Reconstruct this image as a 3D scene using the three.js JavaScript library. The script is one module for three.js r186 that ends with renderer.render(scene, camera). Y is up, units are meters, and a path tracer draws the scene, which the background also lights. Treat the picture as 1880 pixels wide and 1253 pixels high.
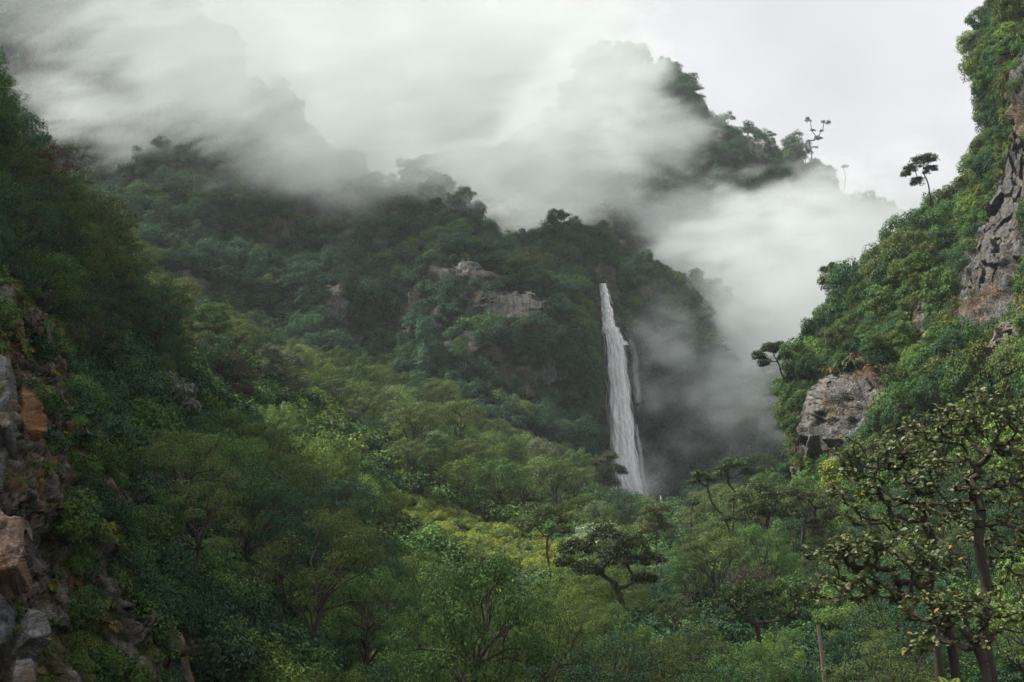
import * as THREE from 'three';
import { createNoise3D, createNoise2D } from 'simplex-noise';
import { mergeGeometries } from 'three/addons/utils/BufferGeometryUtils.js';

// ---------------------------------------------------------------- camera, sky, sun, exposure
const scene = new THREE.Scene();
const PITCH = 0.1235, FOCAL = 2610;                       // focal length in pixels of the 1880 x 1253 photograph
const camera = new THREE.PerspectiveCamera(2 * Math.atan(626.5 / FOCAL) * 180 / Math.PI, 1880 / 1253, 0.5, 6000);
camera.position.set(0, 0, 0);
camera.rotation.set(PITCH, 0, 0);
scene.add(camera);

function random(seed) {
  let a = seed >>> 0;
  return () => { a = (a + 0x6d2b79f5) | 0; let t = Math.imul(a ^ (a >>> 15), 1 | a); t = (t + Math.imul(t ^ (t >>> 7), 61 | t)) ^ t; return ((t ^ (t >>> 14)) >>> 0) / 4294967296; };
}
const noise3 = createNoise3D(random(11)), noise2 = createNoise2D(random(12));
const { smoothstep, lerp, clamp } = THREE.MathUtils;
function fbm(x, y, z, octaves = 4) {
  let s = 0, a = 0.5, n = 0;
  for (let i = 0; i < octaves; i++) { s += a * noise3(x, y, z); n += a; x = x * 2.03 + 5.1; y = y * 2.03 + 1.7; z = z * 2.03 + 9.2; a *= 0.5; }
  return s / n;
}

// an overcast sky: even white cloud with soft grey folds, the same all round
{
  const W = 1024, H = 512, data = new Float32Array(W * H * 4);
  for (let r = 0; r < H; r++) for (let c = 0; c < W; c++) {
    const up = ((r + 0.5) / H - 0.5) * Math.PI, ro = ((c + 0.5) / W - 0.5) * 2 * Math.PI;
    const x = Math.cos(ro) * Math.cos(up), y = Math.sin(up), z = Math.sin(ro) * Math.cos(up);
    const n = fbm(x * 2.2 + 3, y * 3.6, z * 2.2, 5), m = fbm(x * 7 + 20, y * 12, z * 7, 4);
    const l = 0.134 + 0.02 * n + 0.012 * m, i = (r * W + c) * 4;
    data[i] = l * 0.99; data[i + 1] = l * 0.988; data[i + 2] = l * 1.025; data[i + 3] = 1;
  }
  const sky = new THREE.DataTexture(data, W, H, THREE.RGBAFormat, THREE.FloatType);
  sky.mapping = THREE.EquirectangularReflectionMapping;
  sky.magFilter = THREE.LinearFilter;
  sky.needsUpdate = true;
  scene.background = sky;
  scene.environment = sky;
}
const sun = new THREE.DirectionalLight(0xfff9f0, 1.5);     // a veiled sun, high up behind the mountain on the left
sun.position.set(-700, 900, -420);
sun.target.position.set(0, 0, -220);
sun.castShadow = true;
sun.shadow.radius = 20;
sun.shadow.mapSize.set(4096, 4096);
Object.assign(sun.shadow.camera, { left: -600, right: 600, top: 600, bottom: -600, near: 1, far: 3000 });
scene.add(sun, sun.target);
const renderer = new THREE.WebGLRenderer({ antialias: true });
renderer.toneMapping = THREE.LinearToneMapping;
renderer.toneMappingExposure = 6.3;
renderer.shadowMap.enabled = true;
scene.fog = new THREE.FogExp2(0xdce8ec, 0.00009);

// ---------------------------------------------------------------- helpers
const V = (x, y, z) => new THREE.Vector3(x, y, z);
const COSP = Math.cos(PITCH), SINP = Math.sin(PITCH);
/** A point of the place: seen in the direction (u, v) from the viewpoint, d metres ahead. */
function at(u, v, d) {
  const x = (u - 940) / FOCAL, y = (626.5 - v) / FOCAL;
  const wy = y * COSP + SINP, wz = -COSP + y * SINP, k = d / -wz;
  return V(x * k, wy * k, -d);
}
function seenAt(p) {
  const cy = p.y * COSP + p.z * SINP, cz = -p.y * SINP + p.z * COSP;
  return { u: 940 + FOCAL * p.x / -cz, v: 626.5 - FOCAL * cy / -cz, d: -cz };
}
const taken = new Map();
function numbered(name) {
  const n = taken.get(name) ?? 0;
  taken.set(name, n + 1);
  return n ? name + '_' + String(n).padStart(3, '0') : name;
}
function tag(o, label, category, group, kind) {
  o.userData = { ...o.userData, label, category };
  if (group) o.userData.group = group;
  if (kind) o.userData.kind = kind;
  return o;
}
function lit(o) { o.castShadow = true; o.receiveShadow = true; return o; }
function part(name, geometry, material, parent) {
  const m = lit(new THREE.Mesh(geometry, material));
  m.name = name;
  parent.add(m);
  return m;
}
function thing(name, position = V(0, 0, 0)) {
  const g = new THREE.Group();
  g.name = numbered(name);
  g.position.copy(position);
  scene.add(g);
  return g;
}

// ---------------------------------------------------------------- textures of matter
function dataTexture(size, fill, srgb) {
  const d = new Uint8Array(size * size * 4);
  for (let y = 0; y < size; y++) for (let x = 0; x < size; x++) {
    const c = fill(x / size, y / size), i = (y * size + x) * 4;
    for (let k = 0; k < 3; k++) d[i + k] = clamp(Math.round(255 * (Array.isArray(c) ? c[k] : c)), 0, 255);
    d[i + 3] = 255;
  }
  const t = new THREE.DataTexture(d, size, size);
  t.wrapS = t.wrapT = THREE.MirroredRepeatWrapping;
  t.magFilter = THREE.LinearFilter;
  if (srgb) t.colorSpace = THREE.SRGBColorSpace;
  t.needsUpdate = true;
  return t;
}
// rock: bedding planes, upright streaks of seeping water and lichen, fine pits
const rockTone = dataTexture(1024, (x, y) => {
  const w = fbm(x * 5, y * 5, 1, 3) * 0.3;
  const bed = fbm(x * 3 + w, y * 34 + w * 6, 4, 4), streak = fbm(x * 42 + w * 2, y * 3.2, 8, 4), spot = fbm(x * 26, y * 26, 15, 4), fine = fbm(x * 110, y * 110, 2, 3);
  let l = 0.74 + 0.16 * bed + 0.14 * streak + 0.12 * fine;
  if (spot > 0.32) l += 0.16;
  const o = smoothstep(fbm(x * 7, y * 5, 31, 4), 0.12, 0.5);
  return [l * lerp(1, 1.04, o), l * lerp(1, 0.93, o), l * lerp(1, 0.78, o)];
}, true);
const rockRelief = dataTexture(1024, (x, y) => {
  const w = fbm(x * 6, y * 6, 1, 3) * 0.25;
  const crack = Math.abs(fbm(x * 9 + w, y * 9, 3, 4)), bed = fbm(x * 4, y * 30 + w * 8, 4, 4);
  return 0.5 + 0.2 * bed + 0.18 * fbm(x * 60, y * 60, 7, 4) - 0.35 * (1 - smoothstep(crack, 0, 0.07));
});
const soilTone = dataTexture(512, (x, y) => {
  const l = 0.72 + 0.3 * fbm(x * 22, y * 22, 3, 5), g = fbm(x * 9, y * 9, 12, 3);
  return [l * (1 + 0.15 * g), l, l * (1 - 0.12 * g)];
}, true);
const repeated = (t, k) => { const c = t.clone(); c.repeat.set(k, k); c.needsUpdate = true; return c; };

// ---------------------------------------------------------------- the lie of the land
/** A surface through rows of points given as [u, v, distance], from foot to top, each from left to right. */
function loft(rows, nu, nv, relief) {
  const curves = rows.map((r) => new THREE.CatmullRomCurve3(r.map((q) => at(...q)), false, 'centripetal'));
  const lines = curves.map((c) => { c.arcLengthDivisions = 400; return c.getSpacedPoints(nu - 1); });
  const P = new Array(nu * nv);
  for (let i = 0; i < nu; i++) {
    const column = new THREE.CatmullRomCurve3(lines.map((l) => l[i]), false, 'centripetal');
    for (let j = 0; j < nv; j++) P[j * nu + i] = column.getPoint(j / (nv - 1));
  }
  return grid(P, nu, nv, relief);
}
function gridNormals(P, nu, nv) {
  const N = new Array(nu * nv), a = V(), b = V();
  for (let j = 0; j < nv; j++) for (let i = 0; i < nu; i++) {
    a.subVectors(P[j * nu + Math.min(i + 1, nu - 1)], P[j * nu + Math.max(i - 1, 0)]);
    b.subVectors(P[Math.min(j + 1, nv - 1) * nu + i], P[Math.max(j - 1, 0) * nu + i]);
    N[j * nu + i] = V().crossVectors(a, b).normalize();
  }
  return N;
}
function grid(P, nu, nv, { swell = [], bare = [], bareNoise = 0, block = 2, blockSize = 6, tilt = 0, edge = 0.35, tallest = 8 } = {}) {
  let N = gridNormals(P, nu, nv);
  for (let k = 0; k < P.length; k++) {
    const p = P[k];
    let d = 0;
    swell.forEach(([size, height], i) => { d += height * fbm(p.x / size + 7 * i, p.y / size, p.z / size, 2); });
    p.addScaledVector(N[k], d);
  }
  N = gridNormals(P, nu, nv);
  // where the rock is bare: named outcrops, and steep places picked by noise
  const spots = bare.map(([u, v, ru, rv, amount = 1.2]) => {
    let best = -1, near = 1e9;
    P.forEach((p, k) => { const s = seenAt(p), q = (s.u - u) ** 2 + (s.v - v) ** 2 + (N[k].dot(p) > 0 ? 4000 : 0); if (q < near) { near = q; best = k; } });
    const c = P[best], m = c.length() / FOCAL, n = N[best], side = V().crossVectors(V(0, 1, 0), n).normalize(), rise = V().crossVectors(n, side).normalize();
    return { c, side, rise, ru: ru * m * 1.45, rv: rv * m * 1.45, amount };
  });
  const rock = new Float32Array(P.length), q = V();
  for (let k = 0; k < P.length; k++) {
    const p = P[k], rough = fbm(p.x / 9, p.y / 9, p.z / 9, 4);
    let w = 0;
    for (const s of spots) {
      q.subVectors(p, s.c);
      const e = Math.hypot(q.dot(s.side) / s.ru, q.dot(s.rise) / s.rv);
      if (e < 2) w = Math.max(w, s.amount * (1.35 - e) + 0.55 * rough);
    }
    if (bareNoise) w = Math.max(w, bareNoise * (1 - N[k].y * 1.1) * (0.4 + 1.9 * fbm(p.x / 42 + 3, p.y / 30, p.z / 42, 3)) + 0.5 * rough - 0.35);
    rock[k] = smoothstep(w, edge, edge + 0.3);
  }
  // the bare rock breaks into beds and blocks
  for (let k = 0; k < P.length; k++) {
    if (rock[k] < 0.01) continue;
    const p = P[k], y = p.y + tilt * (p.x - p.z * 0.3), b = blockSize;
    const bed = Math.floor(y / b * 1.6 + 0.5 * fbm(p.x / 30, y / 30, p.z / 30, 2));
    const h = fbm(p.x / (b * 1.6) + bed * 3.7, bed * 1.3, p.z / (b * 1.6), 2), step = Math.round(h * 4) / 4;
    const d = block * (0.75 * step + 0.35 * noise3(bed * 5.3, 1, 2) + 0.3 * fbm(p.x / 2.2, y / 1.4, p.z / 2.2, 3));
    p.addScaledVector(N[k], d * rock[k]);
  }
  N = gridNormals(P, nu, nv);
  // below a bare face no tall tree hides it
  const under = new Float32Array(P.length);
  for (let i = 0; i < nu; i++) for (let j = 0; j < nv; j++) {
    const k = j * nu + i;
    for (let l = j; l < nv; l++) { const q = l * nu + i; if (P[q].y - P[k].y > tallest) break; if (rock[q] > under[k]) under[k] = rock[q]; }
  }
  return { P, N, nu, nv, rock, under };
}
function surfaceMesh(s, name, material, tone, parent = scene) {
  const { P, N, nu, nv } = s, pos = new Float32Array(P.length * 3), nor = new Float32Array(P.length * 3), col = new Float32Array(P.length * 3), uv = new Float32Array(P.length * 2), c = [0, 0, 0];
  for (let j = 0; j < nv; j++) for (let i = 0; i < nu; i++) {
    const k = j * nu + i;
    P[k].toArray(pos, k * 3);
    N[k].toArray(nor, k * 3);
    tone(P[k], N[k], s.rock[k], c);
    col.set(c, k * 3);
    uv[k * 2] = i ? uv[(k - 1) * 2] + P[Math.floor(nv / 2) * nu + i].distanceTo(P[Math.floor(nv / 2) * nu + i - 1]) : 0;
    uv[k * 2 + 1] = j ? uv[(k - nu) * 2 + 1] + P[j * nu + Math.floor(nu / 2)].distanceTo(P[(j - 1) * nu + Math.floor(nu / 2)]) : 0;
  }
  const index = new Uint32Array((nu - 1) * (nv - 1) * 6);
  let o = 0;
  for (let j = 0; j < nv - 1; j++) for (let i = 0; i < nu - 1; i++) { const a = j * nu + i; index.set([a, a + 1, a + nu + 1, a, a + nu + 1, a + nu], o); o += 6; }
  const g = new THREE.BufferGeometry();
  g.setAttribute('position', new THREE.BufferAttribute(pos, 3));
  g.setAttribute('normal', new THREE.BufferAttribute(nor, 3));
  g.setAttribute('color', new THREE.BufferAttribute(col, 3));
  g.setAttribute('uv', new THREE.BufferAttribute(uv, 2));
  g.setIndex(new THREE.BufferAttribute(index, 1));
  const m = lit(new THREE.Mesh(g, material));
  m.name = parent === scene ? numbered(name) : name;
  parent.add(m);
  return m;
}
const SOIL = [0.024, 0.032, 0.013];
function earthTone(grey, warm) {
  return (p, n, r, c) => {
    const g = 0.5 + 0.5 * fbm(p.x / 14, p.y / 14, p.z / 14, 3), o = smoothstep(fbm(p.x / 17 + 40, p.y / 11, p.z / 17, 3), 0.05, 0.45), k = 0.75 + 0.5 * fbm(p.x / 5, p.y / 7, p.z / 5 + 9, 3);
    const moss = smoothstep(fbm(p.x / 6 + 70, p.y / 4, p.z / 6, 4), 0.08, 0.4) * 0.75;
    for (let i = 0; i < 3; i++) {
      const stone = lerp(lerp(grey[i], warm[i], o) * k, [0.05, 0.06, 0.022][i], moss);
      c[i] = lerp(SOIL[i] * (0.7 + 0.7 * g), stone, r);
    }
  };
}
const cliffMaterial = new THREE.MeshPhysicalMaterial({ vertexColors: true, roughness: 0.86, specularIntensity: 0.4, map: repeated(rockTone, 1 / 30), bumpMap: repeated(rockRelief, 1 / 22), bumpScale: 1.1, side: THREE.DoubleSide });
const soilMaterial = new THREE.MeshPhysicalMaterial({ vertexColors: true, roughness: 1, specularIntensity: 0.15, map: repeated(soilTone, 1 / 18), side: THREE.DoubleSide });

// the main mountain behind the valley, its wall broken by the notch of the waterfall
const mountain = loft([
  [[-260, 760, 500], [0, 740, 490], [250, 730, 470], [420, 760, 455], [560, 800, 450], [720, 830, 455], [880, 860, 470], [1010, 930, 490], [1090, 975, 520], [1150, 985, 545], [1210, 985, 552], [1290, 970, 545], [1380, 960, 525], [1500, 960, 505], [1640, 960, 500]],
  [[-260, 600, 540], [0, 590, 525], [250, 590, 505], [420, 630, 485], [560, 690, 470], [720, 730, 478], [880, 760, 484], [1010, 820, 505], [1090, 880, 548], [1150, 905, 566], [1210, 890, 566], [1290, 850, 572], [1380, 830, 580], [1500, 800, 590], [1640, 800, 600]],
  [[-260, 450, 610], [0, 450, 590], [250, 450, 560], [420, 490, 545], [560, 550, 525], [680, 610, 528], [850, 640, 498], [1000, 660, 512], [1085, 680, 552], [1140, 690, 578], [1200, 690, 580], [1290, 690, 592], [1360, 700, 615], [1480, 720, 640], [1640, 740, 660]],
  [[-260, 300, 690], [0, 320, 660], [250, 340, 635], [420, 370, 615], [560, 420, 600], [690, 480, 600], [860, 500, 530], [990, 520, 535], [1085, 530, 572], [1118, 543, 596], [1180, 545, 594], [1280, 560, 606], [1340, 620, 640], [1460, 690, 670], [1640, 720, 690]],
  [[-260, 100, 722], [0, 140, 694], [250, 200, 668], [430, 265, 652], [580, 330, 642], [720, 339, 645], [830, 372, 622], [930, 446, 600], [1040, 476, 606], [1110, 498, 626], [1190, 488, 630], [1270, 520, 640], [1335, 610, 660], [1440, 690, 690], [1640, 720, 720]],
  [[-260, -190, 760], [0, -150, 732], [220, -90, 706], [390, 90, 692], [540, 260, 684], [690, 312, 676], [825, 355, 655], [900, 440, 632], [1030, 468, 640], [1110, 494, 656], [1190, 479, 660], [1270, 515, 664], [1335, 610, 680], [1440, 690, 710], [1640, 720, 740]],
  [[-260, -90, 900], [0, -60, 870], [220, -10, 850], [390, 150, 835], [540, 330, 825], [690, 397, 815], [825, 450, 740], [900, 508, 710], [1030, 528, 710], [1110, 548, 720], [1190, 534, 725], [1270, 560, 725], [1335, 650, 740], [1440, 720, 760], [1640, 740, 780]],
], 520, 330, {
  swell: [[120, 26], [46, 12], [17, 3.2]], bareNoise: 1.05, block: 2.6, blockSize: 7,
  bare: [[935, 560, 52, 24, 1.5], [905, 510, 24, 16], [975, 520, 16, 22], [860, 490, 18, 20], [612, 560, 20, 34, 1.2], [545, 505, 36, 16, 1], [760, 570, 14, 30, 1], [855, 640, 20, 40, 1], [965, 715, 20, 10, 1], [1000, 680, 12, 22, 1],
    [350, 350, 50, 20, 0.9], [620, 380, 46, 40, 0.85], [545, 395, 30, 20, 0.9], [1085, 560, 16, 26, 1.1], [1138, 700, 14, 140, 1.2], [140, 320, 40, 26, 1], [300, 340, 40, 20, 0.8], [800, 610, 16, 40, 0.9], [905, 655, 14, 16, 1]],
});
// the water has cut a chute into the wall
const fallPath = [[1108, 520], [1111, 545], [1116, 580], [1119, 605], [1128, 630], [1132, 680], [1138, 740], [1144, 800], [1154, 860], [1166, 930]].map(([u, v]) => { const d = lerp(560, 512, (v - 520) / 410); return { v, d, p: at(u, v, d) }; });
const fallDistance = (v) => lerp(560, 512, (v - 520) / 410);
for (const p of mountain.P) {
  const low = fallPath[fallPath.length - 1].p.y - 8, top = fallPath[0].p.y + 1;
  if (p.y < low || p.y > top || -p.z > 640) continue;
  let i = 0;
  while (i < fallPath.length - 2 && fallPath[i + 1].p.y > p.y) i++;
  const a = fallPath[i].p, b = fallPath[i + 1].p, t = clamp((p.y - a.y) / (b.y - a.y), 0, 1), x = lerp(a.x, b.x, t) + 1.5, z = lerp(a.z, b.z, t) - 3.5, k = 1 - smoothstep(Math.abs(p.x - x), 6.5, 15);
  if (p.z > z) p.z = lerp(p.z, z, k);
}
mountain.N = gridNormals(mountain.P, mountain.nu, mountain.nv);
const mountainMesh = surfaceMesh(mountain, 'mountain', cliffMaterial, earthTone([0.3, 0.31, 0.29], [0.3, 0.25, 0.16]));
mountainMesh.userData.kind = 'structure';

// the peak beyond, wrapped in cloud
const peak = loft([
  [[700, 520, 800], [850, 520, 800], [1000, 520, 790], [1150, 560, 800], [1280, 640, 800], [1400, 680, 810], [1520, 690, 830], [1660, 700, 860]],
  [[720, 420, 850], [860, 400, 850], [1000, 400, 830], [1120, 410, 830], [1270, 480, 820], [1400, 520, 830], [1520, 540, 850], [1680, 560, 890]],
  [[740, 350, 900], [860, 320, 900], [980, 300, 880], [1090, 290, 880], [1240, 320, 860], [1390, 360, 860], [1500, 390, 880], [1680, 440, 920]],
  [[760, 358, 940], [860, 330, 950], [960, 300, 950], [1060, 198, 960], [1200, 228, 900], [1340, 278, 880], [1420, 322, 895], [1500, 352, 900], [1600, 422, 930], [1700, 472, 950]],
  [[780, 363, 980], [860, 328, 980], [970, 283, 1000], [1070, 133, 1010], [1180, 120, 970], [1260, 168, 930], [1330, 233, 905], [1395, 273, 900], [1425, 307, 915], [1500, 340, 920], [1580, 417, 940], [1700, 472, 970]],
  [[800, 458, 1080], [880, 438, 1080], [980, 368, 1100], [1080, 228, 1110], [1180, 218, 1070], [1260, 258, 1030], [1330, 328, 1000], [1395, 358, 990], [1425, 402, 1000], [1500, 442, 1000], [1580, 492, 1010], [1700, 522, 1040]],
], 330, 220, {
  swell: [[90, 12], [34, 6], [13, 2]], bareNoise: 1.2, block: 3, blockSize: 7,
  bare: [[1075, 390, 40, 20, 1.5], [1385, 270, 22, 36, 1.3], [1300, 250, 20, 40, 1], [1290, 490, 26, 14, 1.2], [1290, 190, 20, 12]],
});
const peakMesh = surfaceMesh(peak, 'mountain_peak', cliffMaterial, earthTone([0.24, 0.24, 0.22], [0.27, 0.22, 0.14]));
peakMesh.userData.kind = 'structure';

// the cliff on the right, overgrown but for two rock faces
const cliff = loft([
  [[1545, 985, 330], [1495, 985, 275], [1477, 985, 240], [1525, 985, 216], [1605, 990, 198], [1725, 1005, 174], [1870, 1030, 150], [2050, 1060, 128], [2300, 1090, 112]],
  [[1548, 860, 340], [1498, 870, 285], [1484, 880, 242], [1526, 880, 217], [1608, 880, 200], [1728, 880, 176], [1872, 880, 153], [2050, 880, 132], [2300, 880, 116]],
  [[1542, 760, 345], [1500, 770, 290], [1476, 780, 248], [1522, 775, 224], [1612, 765, 208], [1732, 760, 184], [1876, 755, 160], [2050, 740, 138], [2300, 730, 122]],
  [[1562, 640, 355], [1530, 645, 300], [1524, 655, 262], [1582, 645, 240], [1672, 640, 220], [1772, 640, 198], [1892, 640, 170], [2050, 620, 148], [2300, 610, 132]],
  [[1665, 520, 365], [1640, 510, 312], [1635, 520, 282], [1695, 515, 258], [1775, 510, 236], [1855, 510, 214], [1917, 500, 178], [2050, 480, 160], [2300, 470, 144]],
  [[1795, 390, 375], [1765, 385, 330], [1765, 392, 306], [1805, 390, 282], [1850, 380, 258], [1895, 375, 232], [1925, 360, 190], [2050, 340, 172], [2300, 330, 156]],
  [[1852, 250, 385], [1830, 246, 345], [1828, 252, 326], [1842, 250, 302], [1857, 244, 276], [1870, 238, 250], [1894, 220, 218], [2050, 200, 190], [2300, 180, 170]],
  [[1825, 130, 400], [1807, 120, 360], [1805, 118, 340], [1816, 110, 318], [1831, 104, 296], [1849, 96, 274], [1882, 70, 250], [2080, 40, 215], [2300, 20, 195]],
  [[1892, 10, 420], [1879, -10, 385], [1875, -20, 362], [1884, -30, 340], [1896, -40, 320], [1917, -55, 300], [1991, -90, 280], [2150, -130, 250], [2350, -160, 230]],
], 420, 360, {
  swell: [[48, 4.5], [18, 2.2], [7, 0.8]], bareNoise: 0.5, block: 1.5, blockSize: 3.4, tilt: 0.5, tallest: 4.5,
  bare: [[1545, 740, 74, 78, 1.9], [1500, 850, 30, 60, 1], [1865, 430, 72, 230, 1.9], [1850, 620, 40, 60, 1.2], [1700, 570, 22, 50, 0.8], [1690, 640, 16, 26, 0.8], [1440, 860, 14, 70, 1], [1800, 690, 26, 30, 0.9], [1470, 960, 20, 40, 0.9]],
});
const cliffMesh = surfaceMesh(cliff, 'cliff', cliffMaterial, earthTone([0.27, 0.265, 0.26], [0.3, 0.23, 0.14]));
tag(cliffMesh, 'tall overgrown cliff with bare grey rock faces rising on the right', 'cliff', null, 'structure');

// bare outcrops: hard faces broken into blocks along bedding and joints, standing proud of the overgrown slope
function cells(x, y, seed) {
  const ix = Math.floor(x), iy = Math.floor(y);
  let f1 = 9, f2 = 9, best = null;
  for (let j = -1; j <= 1; j++) for (let i = -1; i <= 1; i++) {
    const h = Math.sin((ix + i) * 127.1 + (iy + j) * 311.7 + seed * 17.3) * 43758.5453, a = h - Math.floor(h), g = Math.sin((ix + i) * 269.5 + (iy + j) * 183.3 + seed * 5.1) * 28001.83, b = g - Math.floor(g);
    const cx = ix + i + 0.15 + 0.7 * a, cy = iy + j + 0.15 + 0.7 * b, d = Math.max(Math.abs(cx - x), Math.abs(cy - y));
    if (d < f1) { f2 = f1; f1 = d; best = [a, b, x - cx, y - cy]; } else if (d < f2) f2 = d;
  }
  return { edge: f2 - f1, a: best[0], b: best[1], dx: best[2], dy: best[3] };
}
const faces = [];
function outcrop(s, name, label, u, v, ru, rv, { block = 2.2, proud = 1.2, slant = 0, tone, rust = 0.3, moss = 0.3, res = 90, seed = 1, squash = 0.6, lift = 1 }) {
  // the face's own frame: its middle on the slope, across, up, and out
  let mid = -1, least = 1e9;
  s.P.forEach((p, k) => { if (s.N[k].dot(p) > 0) return; const q = seenAt(p), e = (q.u - u) ** 2 + (q.v - v) ** 2; if (e < least) { least = e; mid = k; } });
  const O = s.P[mid].clone(), m = O.length() / FOCAL, Nn = V(s.N[mid].x * 0.6, clamp(s.N[mid].y, -0.05, 0.25), s.N[mid].z).addScaledVector(O, -0.5 / O.length()).normalize(), X = V().crossVectors(V(0, 1, 0), Nn).normalize(), Y = V().crossVectors(Nn, X);
  const n = 9, D = [], W = ru * m * 1.08, H = rv * m * 1.02, near = [], q = V();
  s.P.forEach((p) => { if (p.distanceTo(O) < (W + H) * 1.5) { q.subVectors(p, O); near.push([q.dot(X), q.dot(Y), q.dot(Nn)]); } });
  faces.push({ O, X, Y, W, H });
  for (let j = 0; j < n; j++) for (let i = 0; i < n; i++) {
    const x = W * (i / (n - 1) * 2 - 1), y = H * (j / (n - 1) * 2 - 1);
    let h = 0, best = 1e9;
    for (const t of near) { const e = (t[0] - x) ** 2 + (t[1] - y) ** 2; if (e < best) { best = e; h = t[2]; } }
    D.push(h);
  }
  const depth = (a, b) => { const x = clamp(a, 0, 1) * (n - 1), y = clamp(b, 0, 1) * (n - 1), i = Math.min(n - 2, Math.floor(x)), j = Math.min(n - 2, Math.floor(y)); return lerp(lerp(D[j * n + i], D[j * n + i + 1], x - i), lerp(D[(j + 1) * n + i], D[(j + 1) * n + i + 1], x - i), y - j); };
  const mean = D.reduce((a, b) => a + b) / D.length, cs = Math.cos(slant), sn = Math.sin(slant), nu = Math.round(res * Math.min(1.6, Math.max(0.7, ru / rv))), nv = Math.round(res * Math.min(1.6, Math.max(0.7, rv / ru))), pos = [], col = [], uv = [], idx = [];
  for (let j = 0; j < nv; j++) for (let i = 0; i < nu; i++) {
    const a = i / (nu - 1), b = j / (nv - 1), x = (a * 2 - 1) * W, y = (b * 2 - 1) * H;
    const e = Math.pow(Math.abs(a * 2 - 1) ** 3 + Math.abs(b * 2 - 1) ** 3, 1 / 3) + 0.42 * fbm(x / W * 1.9 + seed, y / H * 1.9, seed, 4), rim = smoothstep(e, 0.8, 0.97);
    const xr = (x * cs + y * sn) / block, yr = (-x * sn + y * cs) / (block * squash), w = 0.35 * fbm(x / block / 2, y / block / 2, seed + 3, 3), c = cells(xr + w, yr + w, seed), c2 = cells((xr + w) * 2.7, (yr - w) * 2.3, seed + 9);
    let out = proud * (0.6 + 1.5 * (c.a - 0.4)) + proud * 0.7 * (c.dx * (c.b - 0.5) + c.dy * (c.a - 0.7)) + proud * 0.3 * (c2.a - 0.5) - proud * 0.4 * (1 - smoothstep(c.edge, 0, 0.05)) * smoothstep(fbm(x / 3 + 5, y / 3, seed, 2), -0.3, 0.2) - proud * 0.15 * (1 - smoothstep(c2.edge, 0, 0.05)) + proud * 0.25 * fbm(x / block, y / block, seed, 4);
    out = lerp(out + lift, -proud * 3 - 4, rim);
    const p = O.clone().addScaledVector(X, x).addScaledVector(Y, y).addScaledVector(Nn, lerp(depth(a, b), mean, 0.4) + out);
    pos.push(p.x, p.y, p.z); uv.push(x + out * 0.7 + 0.8 * fbm(x / 5, y / 5, 2, 2), y + out * 0.5);
    const k = 0.74 + 0.2 * c.b + 0.3 * fbm(x / 3, y / 5, seed + 2, 4) + 0.45 * fbm(x / 1.3, y / 11, seed + 6, 3), o = rust * smoothstep(fbm(x / 6 + 9, y / 9, seed, 3), 0, 0.4), g = moss * smoothstep(fbm(x / 4 + 30, y / 3, seed, 4), 0.05, 0.3);
    for (let q = 0; q < 3; q++) col.push(lerp(lerp(tone[q], [0.34, 0.22, 0.1][q], o) * k, [0.07, 0.075, 0.025][q], g));
  }
  for (let j = 0; j < nv - 1; j++) for (let i = 0; i < nu - 1; i++) { const a = j * nu + i; idx.push(a, a + 1, a + nu + 1, a, a + nu + 1, a + nu); }
  const g = new THREE.BufferGeometry();
  g.setAttribute('position', new THREE.Float32BufferAttribute(pos, 3));
  g.setAttribute('color', new THREE.Float32BufferAttribute(col, 3));
  g.setAttribute('uv', new THREE.Float32BufferAttribute(uv, 2));
  g.setIndex(idx);
  g.computeVertexNormals();
  const o = lit(new THREE.Mesh(g, outcropMaterial));
  o.name = numbered(name);
  tag(o, label, 'rock', null, 'structure');
  scene.add(o);
}
const outcropMaterial = new THREE.MeshPhysicalMaterial({ vertexColors: true, roughness: 0.85, specularIntensity: 0.4, map: repeated(rockTone, 1 / 12), bumpMap: repeated(rockRelief, 1 / 7), bumpScale: 0.3, side: THREE.DoubleSide });
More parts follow.
